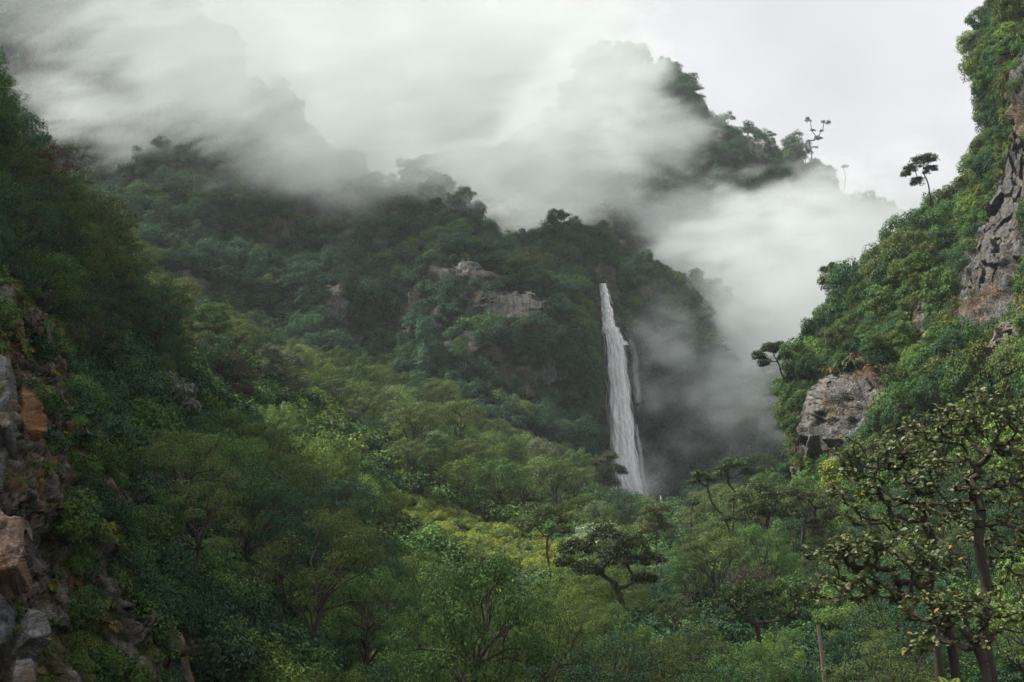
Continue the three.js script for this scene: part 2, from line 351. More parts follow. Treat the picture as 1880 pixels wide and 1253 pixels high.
{
  const pale = [0.36, 0.37, 0.35], grey = [0.3, 0.31, 0.3], brown = [0.27, 0.24, 0.18];
  const M = (label, u, v, ru, rv, o) => outcrop(mountain, 'rock_outcrop', label, u, v, ru * 1.15, rv * 1.15, { block: 4.2, proud: 0.7, lift: 0.6, tone: grey, rust: 0.1, seed: u, ...o });
  M('large pale overhanging rock face above the middle of the forested mountain', 942, 566, 56, 30, { tone: pale, moss: 0.15, rust: 0.1, slant: -0.2, block: 6, squash: 0.8 });
  M('upright grey rock slab beside the overhanging face', 970, 522, 18, 24, { squash: 1.6 });
  M('pale upright slabs at the upper end of the rock band', 860, 490, 20, 22, { squash: 1.7, tone: pale, moss: 0.4 });
  M('mossy rock ledge on the left of the mountain', 546, 506, 44, 18, { moss: 0.6, tone: brown });
  M('streaked rock wall left of the brown one', 770, 580, 22, 46, { squash: 2, tone: brown, moss: 0.55 });
  M('small pale block in the forest below the rock walls', 962, 716, 16, 11, { tone: pale, moss: 0.1, block: 2.4 });
  M('grey rock step left of the waterfall', 1004, 684, 14, 24, { squash: 1.5, moss: 0.4 });
  M('dark wet rock wall beside the top of the waterfall', 1080, 566, 22, 34, { tone: [0.2, 0.2, 0.18], moss: 0.6, squash: 1.6 });
  M('wet rock wall right of the waterfall in the mist', 1216, 640, 22, 40, { tone: [0.22, 0.225, 0.21], moss: 0.5, squash: 1.5 });
  M('dim rock face high on the mountain below the cloud', 630, 384, 44, 36, { moss: 0.6, tone: brown });
  M('faint rock patches on the upper mountain near the cloud', 345, 345, 50, 22, { moss: 0.5 });
  M('pale rock streak on the mountain behind the russet tree', 150, 330, 26, 36, { moss: 0.35, tone: pale, slant: 0.6 });
  outcrop(peak, 'rock_outcrop', 'pale layered rock band of the far peak above the ridge', 1080, 392, 46, 24, { block: 5, proud: 2, squash: 0.4, tone: [0.46, 0.42, 0.34], moss: 0.1, seed: 5 });
  outcrop(peak, 'rock_outcrop', 'upright grey cliff near the crest of the far peak', 1388, 282, 24, 40, { block: 6, proud: 2.2, squash: 2, tone: grey, moss: 0.4, seed: 6 });
  const C = (label, u, v, ru, rv, o) => outcrop(cliff, 'rock_outcrop', label, u, v, ru, rv, { block: 1.5, proud: 0.6, lift: 0, tone: [0.25, 0.25, 0.245], seed: u, ...o });
  C('slanting layered grey rock face low on the right cliff', 1542, 750, 66, 84, { slant: -0.7, squash: 0.26, block: 3.4, proud: 0.45, moss: 0.4, rust: 0.06, res: 160 });
  C('grey and ochre rock strip at the foot of the right cliff', 1468, 850, 40, 66, { slant: 0.1, squash: 1.8, moss: 0.5, rust: 0.6 });
  C('tall dark grey rock wall at the right edge of the picture', 1860, 440, 76, 220, { slant: 0.15, squash: 1.9, block: 2.4, proud: 1.2, tone: [0.21, 0.215, 0.22], moss: 0.25, rust: 0.14, res: 170 });
  C('pale broken rock at the lower end of the tall rock wall', 1846, 628, 40, 44, { tone: [0.42, 0.37, 0.32], moss: 0.1, block: 1.6 });
  C('mossy rock showing through the shrubs of the right cliff', 1692, 590, 20, 60, { slant: -0.3, squash: 1.6, moss: 0.5, rust: 0.6 });
}

// the valley and the spur on the left: a height field through given points, some unseen and added for shade
const landPoints = [
  // valley floor, near to far
  [1900, 1500, 30], [1300, 1560, 34], [700, 1560, 40], [1100, 1490, 70], [1500, 1480, 60], [1800, 1430, 52], [800, 1440, 78], [560, 1420, 72],
  [1100, 1290, 110], [1400, 1280, 110], [1700, 1260, 105], [850, 1240, 120], [640, 1230, 115], [2000, 1200, 90],
  [1100, 1150, 165], [1350, 1130, 165], [1520, 1100, 165], [1650, 1060, 155], [900, 1150, 175], [880, 1075, 215], [780, 1060, 215], [700, 1080, 175], [520, 1030, 160],
  [1150, 1060, 240], [1350, 1040, 240], [1450, 1020, 250], [960, 1035, 240], [860, 1006, 250], [820, 985, 248], [760, 955, 255], [620, 880, 260], [480, 830, 250],
  [1180, 1010, 330], [1300, 1010, 340], [1450, 985, 350], [1050, 960, 330], [900, 870, 330], [880, 945, 285], [740, 820, 345], [600, 760, 340], [480, 705, 320],
  [1100, 945, 430], [1220, 980, 450], [1350, 960, 440], [1500, 950, 440], [950, 850, 420], [760, 770, 415], [620, 725, 420], [480, 680, 410],
  [1180, 975, 540], [1400, 940, 540], [900, 820, 520], [600, 720, 520],
  // the spur
  [330, 1290, 60], [210, 1000, 70], [110, 790, 76], [-30, 560, 82], [-300, 300, 84], [420, 1180, 85], [330, 1002, 100], [230, 802, 110], [110, 602, 120], [0, 442, 122], [-200, 172, 126],
  [440, 992, 150], [340, 812, 160], [230, 642, 165], [130, 502, 160], [20, 372, 158], [-150, 172, 165], [420, 802, 215], [330, 702, 215], [250, 602, 200], [120, 462, 205], [-60, 262, 215],
  [380, 682, 270], [300, 622, 270], [150, 522, 270], [-40, 362, 280], [400, 650, 350], [200, 560, 350], [0, 460, 370], [300, 640, 440], [0, 520, 440], [-300, 300, 300], [-500, -58, 160], [-500, 142, 240], [-900, -258, 120],
].map((q) => at(...q));
landPoints.push(...[[0, 1480, 47], [-150, 1500, 45], [180, 1470, 52], [-400, 1500, 44], [330, 1400, 58]].map((q) => at(...q)), V(-95, 60, 0), V(-95, 62, 60), V(-40, -12, 0), V(0, -14, 30), V(60, -10, 30), V(150, 40, -60), V(140, 30, 40), V(-130, 120, 0), V(-145, 166, -120), V(-140, 163, -40), V(-150, 172, -210));  // last points: unseen hill beyond the left edge, raised to shade the left slope
const kernel = (r2) => r2 > 1e-9 ? 0.5 * r2 * Math.log(r2) : 0;
const spline = (() => {
  const n = landPoints.length, m = n + 3, A = [];
  for (let i = 0; i < m; i++) A.push(new Float64Array(m + 1));
  for (let i = 0; i < n; i++) {
    const a = landPoints[i];
    for (let j = 0; j < n; j++) A[i][j] = kernel(((a.x - landPoints[j].x) ** 2 + (a.z - landPoints[j].z) ** 2) / 1e4) + (i === j ? 0.02 : 0);
    A[i][n] = A[n][i] = 1; A[i][n + 1] = A[n + 1][i] = a.x / 100; A[i][n + 2] = A[n + 2][i] = a.z / 100; A[i][m] = a.y;
  }
  for (let c = 0; c < m; c++) {
    let p = c;
    for (let r = c + 1; r < m; r++) if (Math.abs(A[r][c]) > Math.abs(A[p][c])) p = r;
    [A[c], A[p]] = [A[p], A[c]];
    for (let r = 0; r < m; r++) if (r !== c) { const f = A[r][c] / A[c][c]; if (f) for (let k = c; k <= m; k++) A[r][k] -= f * A[c][k]; }
  }
  return A.map((row, i) => row[m] / row[i]);
})();
function groundHeight(x, z) {
  const n = landPoints.length;
  let y = spline[n] + spline[n + 1] * x / 100 + spline[n + 2] * z / 100;
  for (let j = 0; j < n; j++) y += spline[j] * kernel(((x - landPoints[j].x) ** 2 + (z - landPoints[j].z) ** 2) / 1e4);
  return y + 1.6 * fbm(x / 38, 3, z / 38, 3) + 0.5 * fbm(x / 9, 7, z / 9, 2);
}
const VX0 = -230, VX1 = 210, VZ0 = 30, VZ1 = -590, VNU = 300, VNV = 400;
const valley = (() => {
  const P = [];
  for (let j = 0; j < VNV; j++) for (let i = 0; i < VNU; i++) {
    const x = lerp(VX0, VX1, i / (VNU - 1)), z = lerp(VZ0, VZ1, j / (VNV - 1));
    P.push(V(x, groundHeight(x, z), z));
  }
  return { P, N: gridNormals(P, VNU, VNV), nu: VNU, nv: VNV, rock: new Float32Array(P.length) };
})();
const valleyMesh = surfaceMesh(valley, 'valley_floor', soilMaterial, earthTone([0.2, 0.2, 0.2], [0.2, 0.2, 0.2]));
valleyMesh.userData.kind = 'structure';
{
  const g = new THREE.PlaneGeometry(2600, 2600, 40, 40).rotateX(-Math.PI / 2), p = g.attributes.position;
  for (let i = 0; i < p.count; i++) p.setY(i, -70 + 6 * fbm(p.getX(i) / 200, 1, p.getZ(i) / 200, 2));
  g.computeVertexNormals();
  const m = lit(new THREE.Mesh(g, new THREE.MeshStandardMaterial({ color: new THREE.Color(0.03, 0.038, 0.018), roughness: 1 })));
  m.name = 'ground';
  m.position.z = -500;
  m.userData.kind = 'structure';
  scene.add(m);
}

const nearFall = (p, r) => fallPath.some((f) => Math.hypot(f.p.x - p.x, f.p.y - p.y) < r + 2 && p.z > f.p.z - 30 && p.z < f.p.z + 60);

// ---------------------------------------------------------------- plants: limbs, leaves, whole trees
/** Collects limbs and leaves; colours are factors round 1 on the material's own colour. */
class Growth {
  constructor() { this.pos = []; this.nor = []; this.col = []; this.idx = []; }
  get vertices() { return this.pos.length / 3; }
  limb(points, r0, r1, sides, tone) {
    const n = points.length, base = this.vertices, t = V(), a = V(), b = V(), d = V();
    for (let i = 0; i < n; i++) {
      t.subVectors(points[Math.min(i + 1, n - 1)], points[Math.max(i - 1, 0)]).normalize();
      a.set(t.z, 0.3, -t.x).cross(t).normalize(); b.crossVectors(t, a);
      const r = lerp(r0, r1, Math.pow(i / (n - 1), 0.8));
      for (let k = 0; k < sides; k++) {
        const w = k / sides * 2 * Math.PI;
        d.copy(a).multiplyScalar(Math.cos(w)).addScaledVector(b, Math.sin(w));
        this.pos.push(points[i].x + d.x * r, points[i].y + d.y * r, points[i].z + d.z * r);
        this.nor.push(d.x, d.y, d.z);
        this.col.push(tone[0], tone[1], tone[2]);
      }
    }
    for (let i = 0; i < n - 1; i++) for (let k = 0; k < sides; k++) {
      const p = base + i * sides + k, q = base + i * sides + (k + 1) % sides;
      this.idx.push(p, q, q + sides, p, q + sides, p + sides);
    }
  }
  /** One leaf: two halves folded along the midrib. */
  leaf(p, out, n, length, width, fold, tone) {
    const side = V().crossVectors(n, out).normalize(), up = V().crossVectors(out, side).normalize(), b = this.vertices;
    const tip = V().copy(p).addScaledVector(out, length).addScaledVector(up, -fold * length * 0.5), mid = V().copy(p).addScaledVector(out, length * 0.45);
    const l = mid.clone().addScaledVector(side, -width / 2).addScaledVector(up, fold * width), r = mid.clone().addScaledVector(side, width / 2).addScaledVector(up, fold * width);
    for (const q of [p, l, tip, r]) { this.pos.push(q.x, q.y, q.z); this.nor.push(up.x, up.y, up.z); this.col.push(tone[0], tone[1], tone[2]); }
    this.idx.push(b, b + 1, b + 2, b, b + 2, b + 3);
  }
  geometry() {
    const g = new THREE.BufferGeometry();
    g.setAttribute('position', new THREE.Float32BufferAttribute(this.pos, 3));
    g.setAttribute('normal', new THREE.Float32BufferAttribute(this.nor, 3));
    g.setAttribute('color', new THREE.Float32BufferAttribute(this.col, 3));
    g.setIndex(this.idx);
    return g;
  }
}
function bend(a, b, sag, rnd, n = 5, wobble = 0.08) {
  const l = a.distanceTo(b), out = [];
  for (let i = 0; i < n; i++) {
    const t = i / (n - 1), q = V().lerpVectors(a, b, t), e = Math.sin(t * Math.PI);
    q.y += sag * l * e;
    if (i && i < n - 1) q.add(V((rnd() - 0.5) * wobble * l, (rnd() - 0.5) * wobble * l * 0.6, (rnd() - 0.5) * wobble * l));
    out.push(q);
  }
  return out;
}
/** One leafy clump: leaves on the outer, mostly upper part of a flattened ball. */
function clump(g, c, r, flat, count, leaf, rnd, hue) {
  const dir = V(), p = V(), n = V(), out = V();
  for (let i = 0; i < count; i++) {
    let y = rnd() * 1.55 - 0.55;
    const w = rnd() * 2 * Math.PI, h = Math.sqrt(Math.max(0, 1 - y * y));
    dir.set(Math.cos(w) * h, y, Math.sin(w) * h);
    const k = r * (0.55 + 0.5 * Math.pow(rnd(), 0.7)) * (1 + 0.25 * noise3(c.x + dir.x * 1.3, c.y + dir.y * 1.3, c.z + dir.z * 1.3));
    p.set(c.x + dir.x * k, c.y + dir.y * k * flat, c.z + dir.z * k);
    n.copy(dir).add(V((rnd() - 0.5) * 1.3, 0.35 + (rnd() - 0.5) * 0.9, (rnd() - 0.5) * 1.3)).normalize();
    out.set(rnd() - 0.5, rnd() - 0.62, rnd() - 0.5).addScaledVector(dir, 0.5);
    out.addScaledVector(n, -out.dot(n)).normalize();
    const s = 0.7 + 0.6 * rnd(), b = 0.72 + 0.56 * rnd(), v = rnd(), y2 = hue + 0.22 * (v - 0.5);
    g.leaf(p, out, n, leaf[0] * s, leaf[1] * s, 0.12 + 0.2 * rnd(), [b * (1 + y2), b * (1 + 0.25 * y2), b * (1 - y2)]);
  }
}
/**
 * A tree standing at the origin. h height, r crown radius, from: height share at which the crown starts, tiers: flatness of the crown,
 * clumps and leaves per clump, leaf [length, width], lean [x, z].
 */
function growTree({ seed, h, r, from = 0.45, n = 16, size = 0.3, flat = 0.7, leaves = 160, leaf = [0.36, 0.2], lean = [0, 0], trunk = 0.022, round = 1, sides = 5, gap = 0, bare = 0 }) {
  const rnd = random(seed), wood = new Growth(), green = new Growth();
  const bark = () => { const k = 0.8 + 0.4 * rnd(); return [k, k, k]; };
  const fork = V(lean[0] * h * 0.7 + (rnd() - 0.5) * h * 0.06, h * lerp(from, 1, 0.35), lean[1] * h * 0.7 + (rnd() - 0.5) * h * 0.06);
  const stem = bend(V(0, -1.2, 0), fork, 0, rnd, 6, 0.05);
  wood.limb(stem, h * trunk, h * trunk * 0.55, sides + 1, bark());
  const centre = V(lean[0] * h, h * (from + 1) / 2, lean[1] * h), half = h * (1 - from) / 2;
  for (let i = 0; i < n; i++) {
    // spread over the dome by the golden angle, pulled about by chance
    const t = (i + 0.5) / n, y = lerp(0.98, -0.55, Math.pow(t, 0.85)), w = i * 2.39996 + rnd() * 0.9, q = Math.sqrt(Math.max(0.02, 1 - y * y)) * (0.72 + 0.35 * rnd());
    const c = V(centre.x + Math.cos(w) * q * r * (1 - size * 0.5), centre.y + (y + (rnd() - 0.5) * 0.3) * half * round * (1 - size * 0.3), centre.z + Math.sin(w) * q * r * (1 - size * 0.5));
    const cr = r * size * (0.75 + 0.55 * rnd());
    if (rnd() < gap) continue;
    const k = 0.35 + 0.6 * rnd(), root = stem[Math.min(5, 3 + Math.floor(rnd() * 3))];
    const b = bend(root, V(c.x, c.y - cr * flat * 0.5, c.z), 0.05 + 0.12 * rnd(), rnd, 5, 0.14);
    wood.limb(b, h * trunk * 0.4, h * trunk * 0.1, sides - 1, bark());
    for (let m = 0; m < 3; m++) wood.limb(bend(b[3], V(c.x + (rnd() - 0.5) * cr * 1.3, c.y + (rnd() - 0.2) * cr * flat, c.z + (rnd() - 0.5) * cr * 1.3), 0.08, rnd, 3, 0.12), h * trunk * 0.16, h * trunk * 0.05, 3, bark());
    if (rnd() >= bare) clump(green, c, cr, flat, Math.round(leaves * (0.7 + 0.6 * rnd())), leaf, rnd, (k - 0.5) * 0.25);
  }
  return { wood: wood.geometry(), green: green.geometry() };
}
function leafMaterial(r, g, b, coat = 0.09) {
  return new THREE.MeshPhysicalMaterial({ color: new THREE.Color(r, g, b), vertexColors: true, roughness: 1, transmission: 0.2, thickness: 0, specularIntensity: 0.2, clearcoat: coat, clearcoatRoughness: 0.42, side: THREE.DoubleSide });
}
const barkMaterial = new THREE.MeshStandardMaterial({ color: new THREE.Color(0.055, 0.045, 0.032), vertexColors: true, roughness: 0.95 });
const paleBark = new THREE.MeshStandardMaterial({ color: new THREE.Color(0.2, 0.18, 0.14), vertexColors: true, roughness: 0.95 });
const copyMaterial = leafMaterial(1, 1, 1, 0.06);           // tinted copy by copy

/** Wood and leaves in one geometry for a wood seen from afar: the wood gets its own tone. */
function joined(t, woodTone = [0.75, 0.55, 0.5]) {
  const w = t.wood.clone(), c = w.attributes.color;
  for (let i = 0; i < c.count; i++) c.setXYZ(i, c.getX(i) * woodTone[0], c.getY(i) * woodTone[1], c.getZ(i) * woodTone[2]);
  return mergeGeometries([w, t.green]);
}
/** Many plants of a few kinds as one mass: one object, one child for each kind of plant. */
function mass(name, label, category, kinds, spots) {
  const g = thing(name), m4 = new THREE.Matrix4(), q = new THREE.Quaternion(), e = new THREE.Euler(), s = V();
  tag(g, label, category, null, 'stuff');
  kinds.forEach((geometry, k) => {
    const own = spots.filter((o) => o.kind === k);
    if (!own.length) return;
    const im = lit(new THREE.InstancedMesh(geometry, copyMaterial, own.length));
    im.name = 'foliage';
    im.userData.kind = 'stuff';
    own.forEach((o, i) => {
      e.set(o.tiltX ?? 0, o.turn, o.tiltZ ?? 0);
      m4.compose(o.p, q.setFromEuler(e), s.set(o.size, o.size * (o.tall ?? 1), o.size));
      im.setMatrixAt(i, m4);
      im.setColorAt(i, o.tint);
    });
    g.add(im);
  });
  return g;
}
/** Spots on a surface, at least `apart` metres from one another, in view and turned to the viewer. */
function scatter(s, { apart, seed, keep = () => true, margin = 130 }) {
  const rnd = random(seed), { P, N, nu, nv, rock, under = rock } = s, cells = new Map(), out = [], order = [];
  const a = V(), b = V(), p = V();
  for (let j = 0; j < nv - 1; j++) for (let i = 0; i < nu - 1; i++) {
    const k = j * nu + i;
    a.subVectors(P[k + 1], P[k]); b.subVectors(P[k + nu], P[k]);
    const area = V().crossVectors(a, b).length();
    let n = area / (apart * apart) * 2.2;
    for (n = Math.floor(n + rnd()); n > 0; n--) order.push([k, rnd(), rnd(), rnd()]);
  }
  order.sort((x, y) => x[3] - y[3]);
  for (const [k, x, y] of order) {
    p.copy(P[k]).addScaledVector(a.subVectors(P[k + 1], P[k]), x).addScaledVector(b.subVectors(P[k + nu], P[k]), y);
    const v = seenAt(p);
    if (v.d < 12 || v.u < -margin || v.u > 1880 + margin || v.v > 1253 + margin * 2.5 || v.v < -margin) continue;
    if (N[k].dot(p) / p.length() > 0.35) continue;
    const tall = apart > 4.2 ? 9 : apart > 2.9 ? 3.5 : apart > 2 ? 2.5 : 1;
    if (s !== valley && faces.some((f) => { a.subVectors(p, f.O); const x = a.dot(f.X), y = a.dot(f.Y); return Math.abs(x) < f.W * 0.9 && y < f.H * 0.82 && y > -f.H * 0.8 - tall && a.length() < f.W + f.H + tall; })) continue;
    if (nearFall(p, apart > 4 ? 8 : 5)) continue;
    if (!keep(p, N[k], rock[k], v, rnd, under[k])) continue;
    const key = (i, j2, l) => i + ',' + j2 + ',' + l, ci = Math.floor(p.x / apart), cj = Math.floor(p.y / apart), cl = Math.floor(p.z / apart);
    let clear = true;
    for (let i = -1; i <= 1 && clear; i++) for (let j = -1; j <= 1 && clear; j++) for (let l = -1; l <= 1 && clear; l++) {
      const o = cells.get(key(ci + i, cj + j, cl + l));
      if (o) for (const other of o) if (other.distanceToSquared(p) < apart * apart * 0.62) { clear = false; break; }
    }
    if (!clear) continue;
    const c = p.clone(), id = key(ci, cj, cl);
    if (cells.has(id)) cells.get(id).push(c); else cells.set(id, [c]);
    out.push({ p: c, n: N[k], v, rock: rock[k] });
  }
  return out;
}
// leaf tones, as colours of the matter
const TONES = {
  cool: [0.048, 0.112, 0.06], deep: [0.034, 0.082, 0.04], green: [0.068, 0.138, 0.04], fresh: [0.122, 0.2, 0.05], lime: [0.17, 0.22, 0.045], pale: [0.16, 0.21, 0.12], olive: [0.084, 0.122, 0.04], brown: [0.085, 0.065, 0.036], ochre: [0.19, 0.14, 0.04],
};
function tint(mix, rnd) {
  let x = rnd(), name;
  for (name in mix) { x -= mix[name]; if (x <= 0) break; }
  const c = TONES[name], k = 0.75 + 0.5 * rnd();
  return new THREE.Color(c[0] * k * (0.9 + 0.2 * rnd()), c[1] * k, c[2] * k * (0.9 + 0.2 * rnd()));
}

// far plants, about a pixel to a leaf
const farTrees = [1, 2, 3, 4, 5, 6].map((i) => joined(growTree({ seed: 100 + i, h: [9, 10, 12, 8, 11, 9][i - 1], r: [4, 4.6, 3.4, 3.8, 5, 3.2][i - 1], from: [0.25, 0.4, 0.3, 0.2, 0.55, 0.35][i - 1], n: [15, 16, 15, 13, 14, 12][i - 1], size: [0.4, 0.36, 0.42, 0.44, 0.34, 0.42][i - 1], flat: [0.8, 0.65, 0.8, 0.8, 0.5, 0.75][i - 1], leaves: 105, leaf: [0.56, 0.32], sides: 4, gap: 0.12 })));
const farBushes = [1, 2, 3].map((i) => joined(growTree({ seed: 140 + i, h: 3.2, r: 2.1, from: 0.02, n: 8, size: 0.5, flat: 0.8, leaves: 70, leaf: [0.46, 0.27], sides: 4 })));
// hanging grass and bromeliads of the cliffs
function tuft(seed, n, length, width, droop) {
  const rnd = random(seed), g = new Growth();
  for (let i = 0; i < n; i++) {
    const w = rnd() * 2 * Math.PI, l = length * (0.6 + 0.7 * rnd()), k = 0.7 + 0.6 * rnd(), y = 0.3 * (rnd() - 0.5), tone = [k * (1 + y), k, k * (1 - y)];
    let p = V((rnd() - 0.5) * length * 0.7, (rnd() - 0.5) * length * 0.3, (rnd() - 0.5) * length * 0.7), d = V(Math.cos(w), 0.9 + rnd(), Math.sin(w)).normalize();
    for (let s = 0; s < 3; s++) { const side = V(-d.z, 0, d.x).normalize(), nn = V().crossVectors(side, d).normalize(); g.leaf(p, d, nn, l * 0.42, width * (1 - s * 0.25), 0.1, tone); p = p.clone().addScaledVector(d, l * 0.36); d = d.clone().add(V(0, -droop, 0)).normalize(); }
  }
  return g.geometry();
}
const tufts = [tuft(161, 60, 1.5, 0.26, 0.9), tuft(162, 46, 1.1, 0.22, 1.2)];

// the wood on the main mountain and on the peak
{
  const rnd = random(21);
  const dress = (s, trees, bushes, mixOf, sizes) => {
    const spots = [];
    for (const o of scatter(s, { apart: trees, seed: 31, keep: (p, n, r, v, q, u) => u < 0.4 })) spots.push({ ...o, kind: Math.floor(rnd() * farTrees.length), turn: rnd() * 6.3, size: sizes[0] + sizes[1] * Math.pow(rnd(), 1.5), tall: 0.85 + 0.4 * rnd(), tiltX: (rnd() - 0.5) * 0.2, tiltZ: (rnd() - 0.5) * 0.2, tint: tint(mixOf(o.p), rnd) });
    for (const o of scatter(s, { apart: bushes, seed: 32, keep: (p, n, r, v, q, u) => r < 0.3 && (u < 0.5 || q() < 0.6) })) spots.push({ ...o, kind: farTrees.length + Math.floor(rnd() * farBushes.length), turn: rnd() * 6.3, size: 0.6 + 0.9 * rnd(), tiltX: (rnd() - 0.5) * 0.5, tiltZ: (rnd() - 0.5) * 0.5, tint: tint(mixOf(o.p), rnd) });
    for (const o of scatter(s, { apart: bushes * 1.2, seed: 33, keep: (p, n, r, v, q) => r > 0.2 && r < 0.9 && q() < 0.35 })) spots.push({ ...o, kind: farTrees.length + farBushes.length + (rnd() < 0.5 ? 1 : 0), turn: rnd() * 6.3, size: 0.9 + 0.9 * rnd(), tint: tint({ olive: 0.4, green: 0.3, ochre: 0.12, brown: 0.18 }, rnd) });
    return spots;
  };
  const kinds = [...farTrees, ...farBushes, ...tufts];
  const onMountain = dress(mountain, 4.5, 2.9, (p) => { const k = fbm(p.x / 60, p.y / 40, p.z / 60, 3); return k > 0.2 ? { green: 0.4, cool: 0.3, fresh: 0.15, olive: 0.12, pale: 0.03 } : { deep: 0.4, cool: 0.42, green: 0.12, olive: 0.06 }; }, [0.48, 0.62]);
  const onPeak = dress(peak, 6.6, 4.4, () => ({ deep: 0.5, cool: 0.4, green: 0.1 }), [0.75, 0.7]);
  console.log('mountain plants', onMountain.length, 'peak', onPeak.length);
  mass('mountain_forest', 'dense dark green cloud forest covering the mountain around the waterfall', 'forest', kinds, onMountain);
  mass('peak_forest', 'hazy forest covering the cloud-wrapped rocky peak', 'forest', kinds, onPeak);
}
// the right cliff: shrubs, creepers and grass hanging from every ledge
const cliffTrees = [1, 2, 3, 4].map((i) => joined(growTree({ seed: 180 + i, h: [5.5, 6.5, 5, 7][i - 1], r: [2.5, 2.8, 2.2, 2.6][i - 1], from: [0.2, 0.3, 0.1, 0.4][i - 1], n: [15, 16, 13, 16][i - 1], size: 0.38, flat: 0.75, leaves: 190, leaf: [0.31, 0.165], sides: 4, gap: 0.12 })));
const cliffBushes = [1, 2, 3].map((i) => joined(growTree({ seed: 190 + i, h: 1.9, r: 1.35, from: 0.02, n: 9, size: 0.5, flat: 0.8, leaves: 110, leaf: [0.23, 0.13], sides: 4 })));
{
  const rnd = random(22), kinds = [...cliffTrees, ...cliffBushes, ...tufts], spots = [];
  const leanOut = (o) => ({ tiltX: clamp(o.n.z, -1, 1) * 0.35 + (rnd() - 0.5) * 0.3, tiltZ: -clamp(o.n.x, -1, 1) * 0.35 + (rnd() - 0.5) * 0.3 });
  const mixOf = (p) => { const k = fbm(p.x / 16, p.y / 14, p.z / 16, 3); return k > 0.25 ? { fresh: 0.45, green: 0.4, lime: 0.15 } : k > -0.05 ? { green: 0.45, fresh: 0.12, deep: 0.25, olive: 0.18 } : k > -0.3 ? { deep: 0.5, green: 0.25, olive: 0.25 } : { olive: 0.4, green: 0.3, deep: 0.3 }; };
  for (const o of scatter(cliff, { apart: 3.6, seed: 41, keep: (p, n, r, v, q, u) => u < 0.35 && q() < 0.85 })) spots.push({ ...o, kind: Math.floor(rnd() * 4), turn: rnd() * 6.3, size: 0.45 + 0.95 * Math.pow(rnd(), 1.4), tall: 0.85 + 0.5 * rnd(), ...leanOut(o), tint: tint(mixOf(o.p), rnd) });
  for (const o of scatter(cliff, { apart: 1.55, seed: 42, keep: (p, n, r, v, q) => r < 0.35 || q() < 0.02 })) spots.push({ ...o, kind: 4 + Math.floor(rnd() * 3), turn: rnd() * 6.3, size: 0.55 + 0.8 * rnd(), ...leanOut(o), tint: tint(mixOf(o.p), rnd) });
  for (const o of scatter(cliff, { apart: 1.5, seed: 43, keep: (p, n, r, v, q) => r < 0.85 && (r > 0.06 ? fbm(p.x / 8, p.y / 8, p.z / 8 + 5, 2) > -0.25 : fbm(p.x / 11 + 3, p.y / 8, p.z / 11, 3) > 0.12) })) spots.push({ ...o, kind: 7 + (rnd() < 0.5 ? 1 : 0), turn: rnd() * 6.3, size: 0.8 + 0.9 * rnd(), ...leanOut(o), tint: tint({ ochre: 0.2, olive: 0.45, lime: 0.15, brown: 0.2 }, rnd) });
  console.log('cliff plants', spots.length);
  mass('cliff_vegetation', 'green shrubs and rusty grass tufts hanging all over the cliff', 'vegetation', kinds, spots);
}

// ---------------------------------------------------------------- trees that grow from a skeleton, each twig tied to the nearest limb
/** trunk: points from the foot up; tips: twig ends. Returns the wood and, for every tip, its place and direction. */
function skeleton(trunk, tips, { r0 = 0.2, r1 = 0.012, seed = 1, wobble = 0.12, step = 0.9, sides = 5 }) {
  const rnd = random(seed), nodes = [], wood = new Growth(), ends = [];
  trunk.forEach((p, i) => nodes.push({ p, up: i - 1, load: 0, trunk: true }));
  const first = Math.floor(trunk.length * 0.45), top = trunk[trunk.length - 1];
  for (const tip of [...tips].sort((a, b) => a.distanceTo(top) - b.distanceTo(top))) {
    let best = first, near = 1e9;
    for (let i = first; i < nodes.length; i++) {
      const q = nodes[i], d = q.p.distanceTo(tip) + Math.max(0, q.p.y - tip.y) * 0.9;
      if (d < near) { near = d; best = i; }
    }
    const a = nodes[best].p, l = a.distanceTo(tip), n = Math.max(1, Math.round(l / step));
    let up = best;
    for (let i = 1; i <= n; i++) {
      const t = i / n, p = V().lerpVectors(a, tip, t);
      p.y -= Math.sin(t * Math.PI) * l * 0.1;
      if (i < n) p.add(V((rnd() - 0.5) * l * wobble, (rnd() - 0.5) * l * wobble, (rnd() - 0.5) * l * wobble));
      nodes.push({ p, up, load: 0 });
      up = nodes.length - 1;
    }
    nodes[up].load = 1;
    ends.push({ p: nodes[up].p, dir: V().subVectors(nodes[up].p, nodes[nodes[up].up].p).normalize() });
  }
  for (let i = nodes.length - 1; i > 0; i--) nodes[nodes[i].up].load += nodes[i].load;
  const whole = Math.max(1, nodes[0].load), radius = (n) => Math.max(r1, r0 * Math.pow(Math.max(n.load, 0.5) / whole, 0.46));
  const tone = () => { const k = 0.75 + 0.5 * rnd(); return [k, k, k]; };
  for (let i = 1; i < nodes.length; i++) {
    const n = nodes[i], m = nodes[n.up], rm = m.trunk && !n.trunk ? Math.min(radius(m), radius(n) * 1.6) : radius(m);
    wood.limb([m.p, V().lerpVectors(m.p, n.p, 0.5).add(V((rnd() - 0.5) * 0.08, (rnd() - 0.5) * 0.08, (rnd() - 0.5) * 0.08).multiplyScalar(step)), n.p], rm, radius(n), radius(n) > r0 * 0.3 ? sides + 2 : Math.max(3, sides - 1), tone());
  }
  return { wood, ends };
}
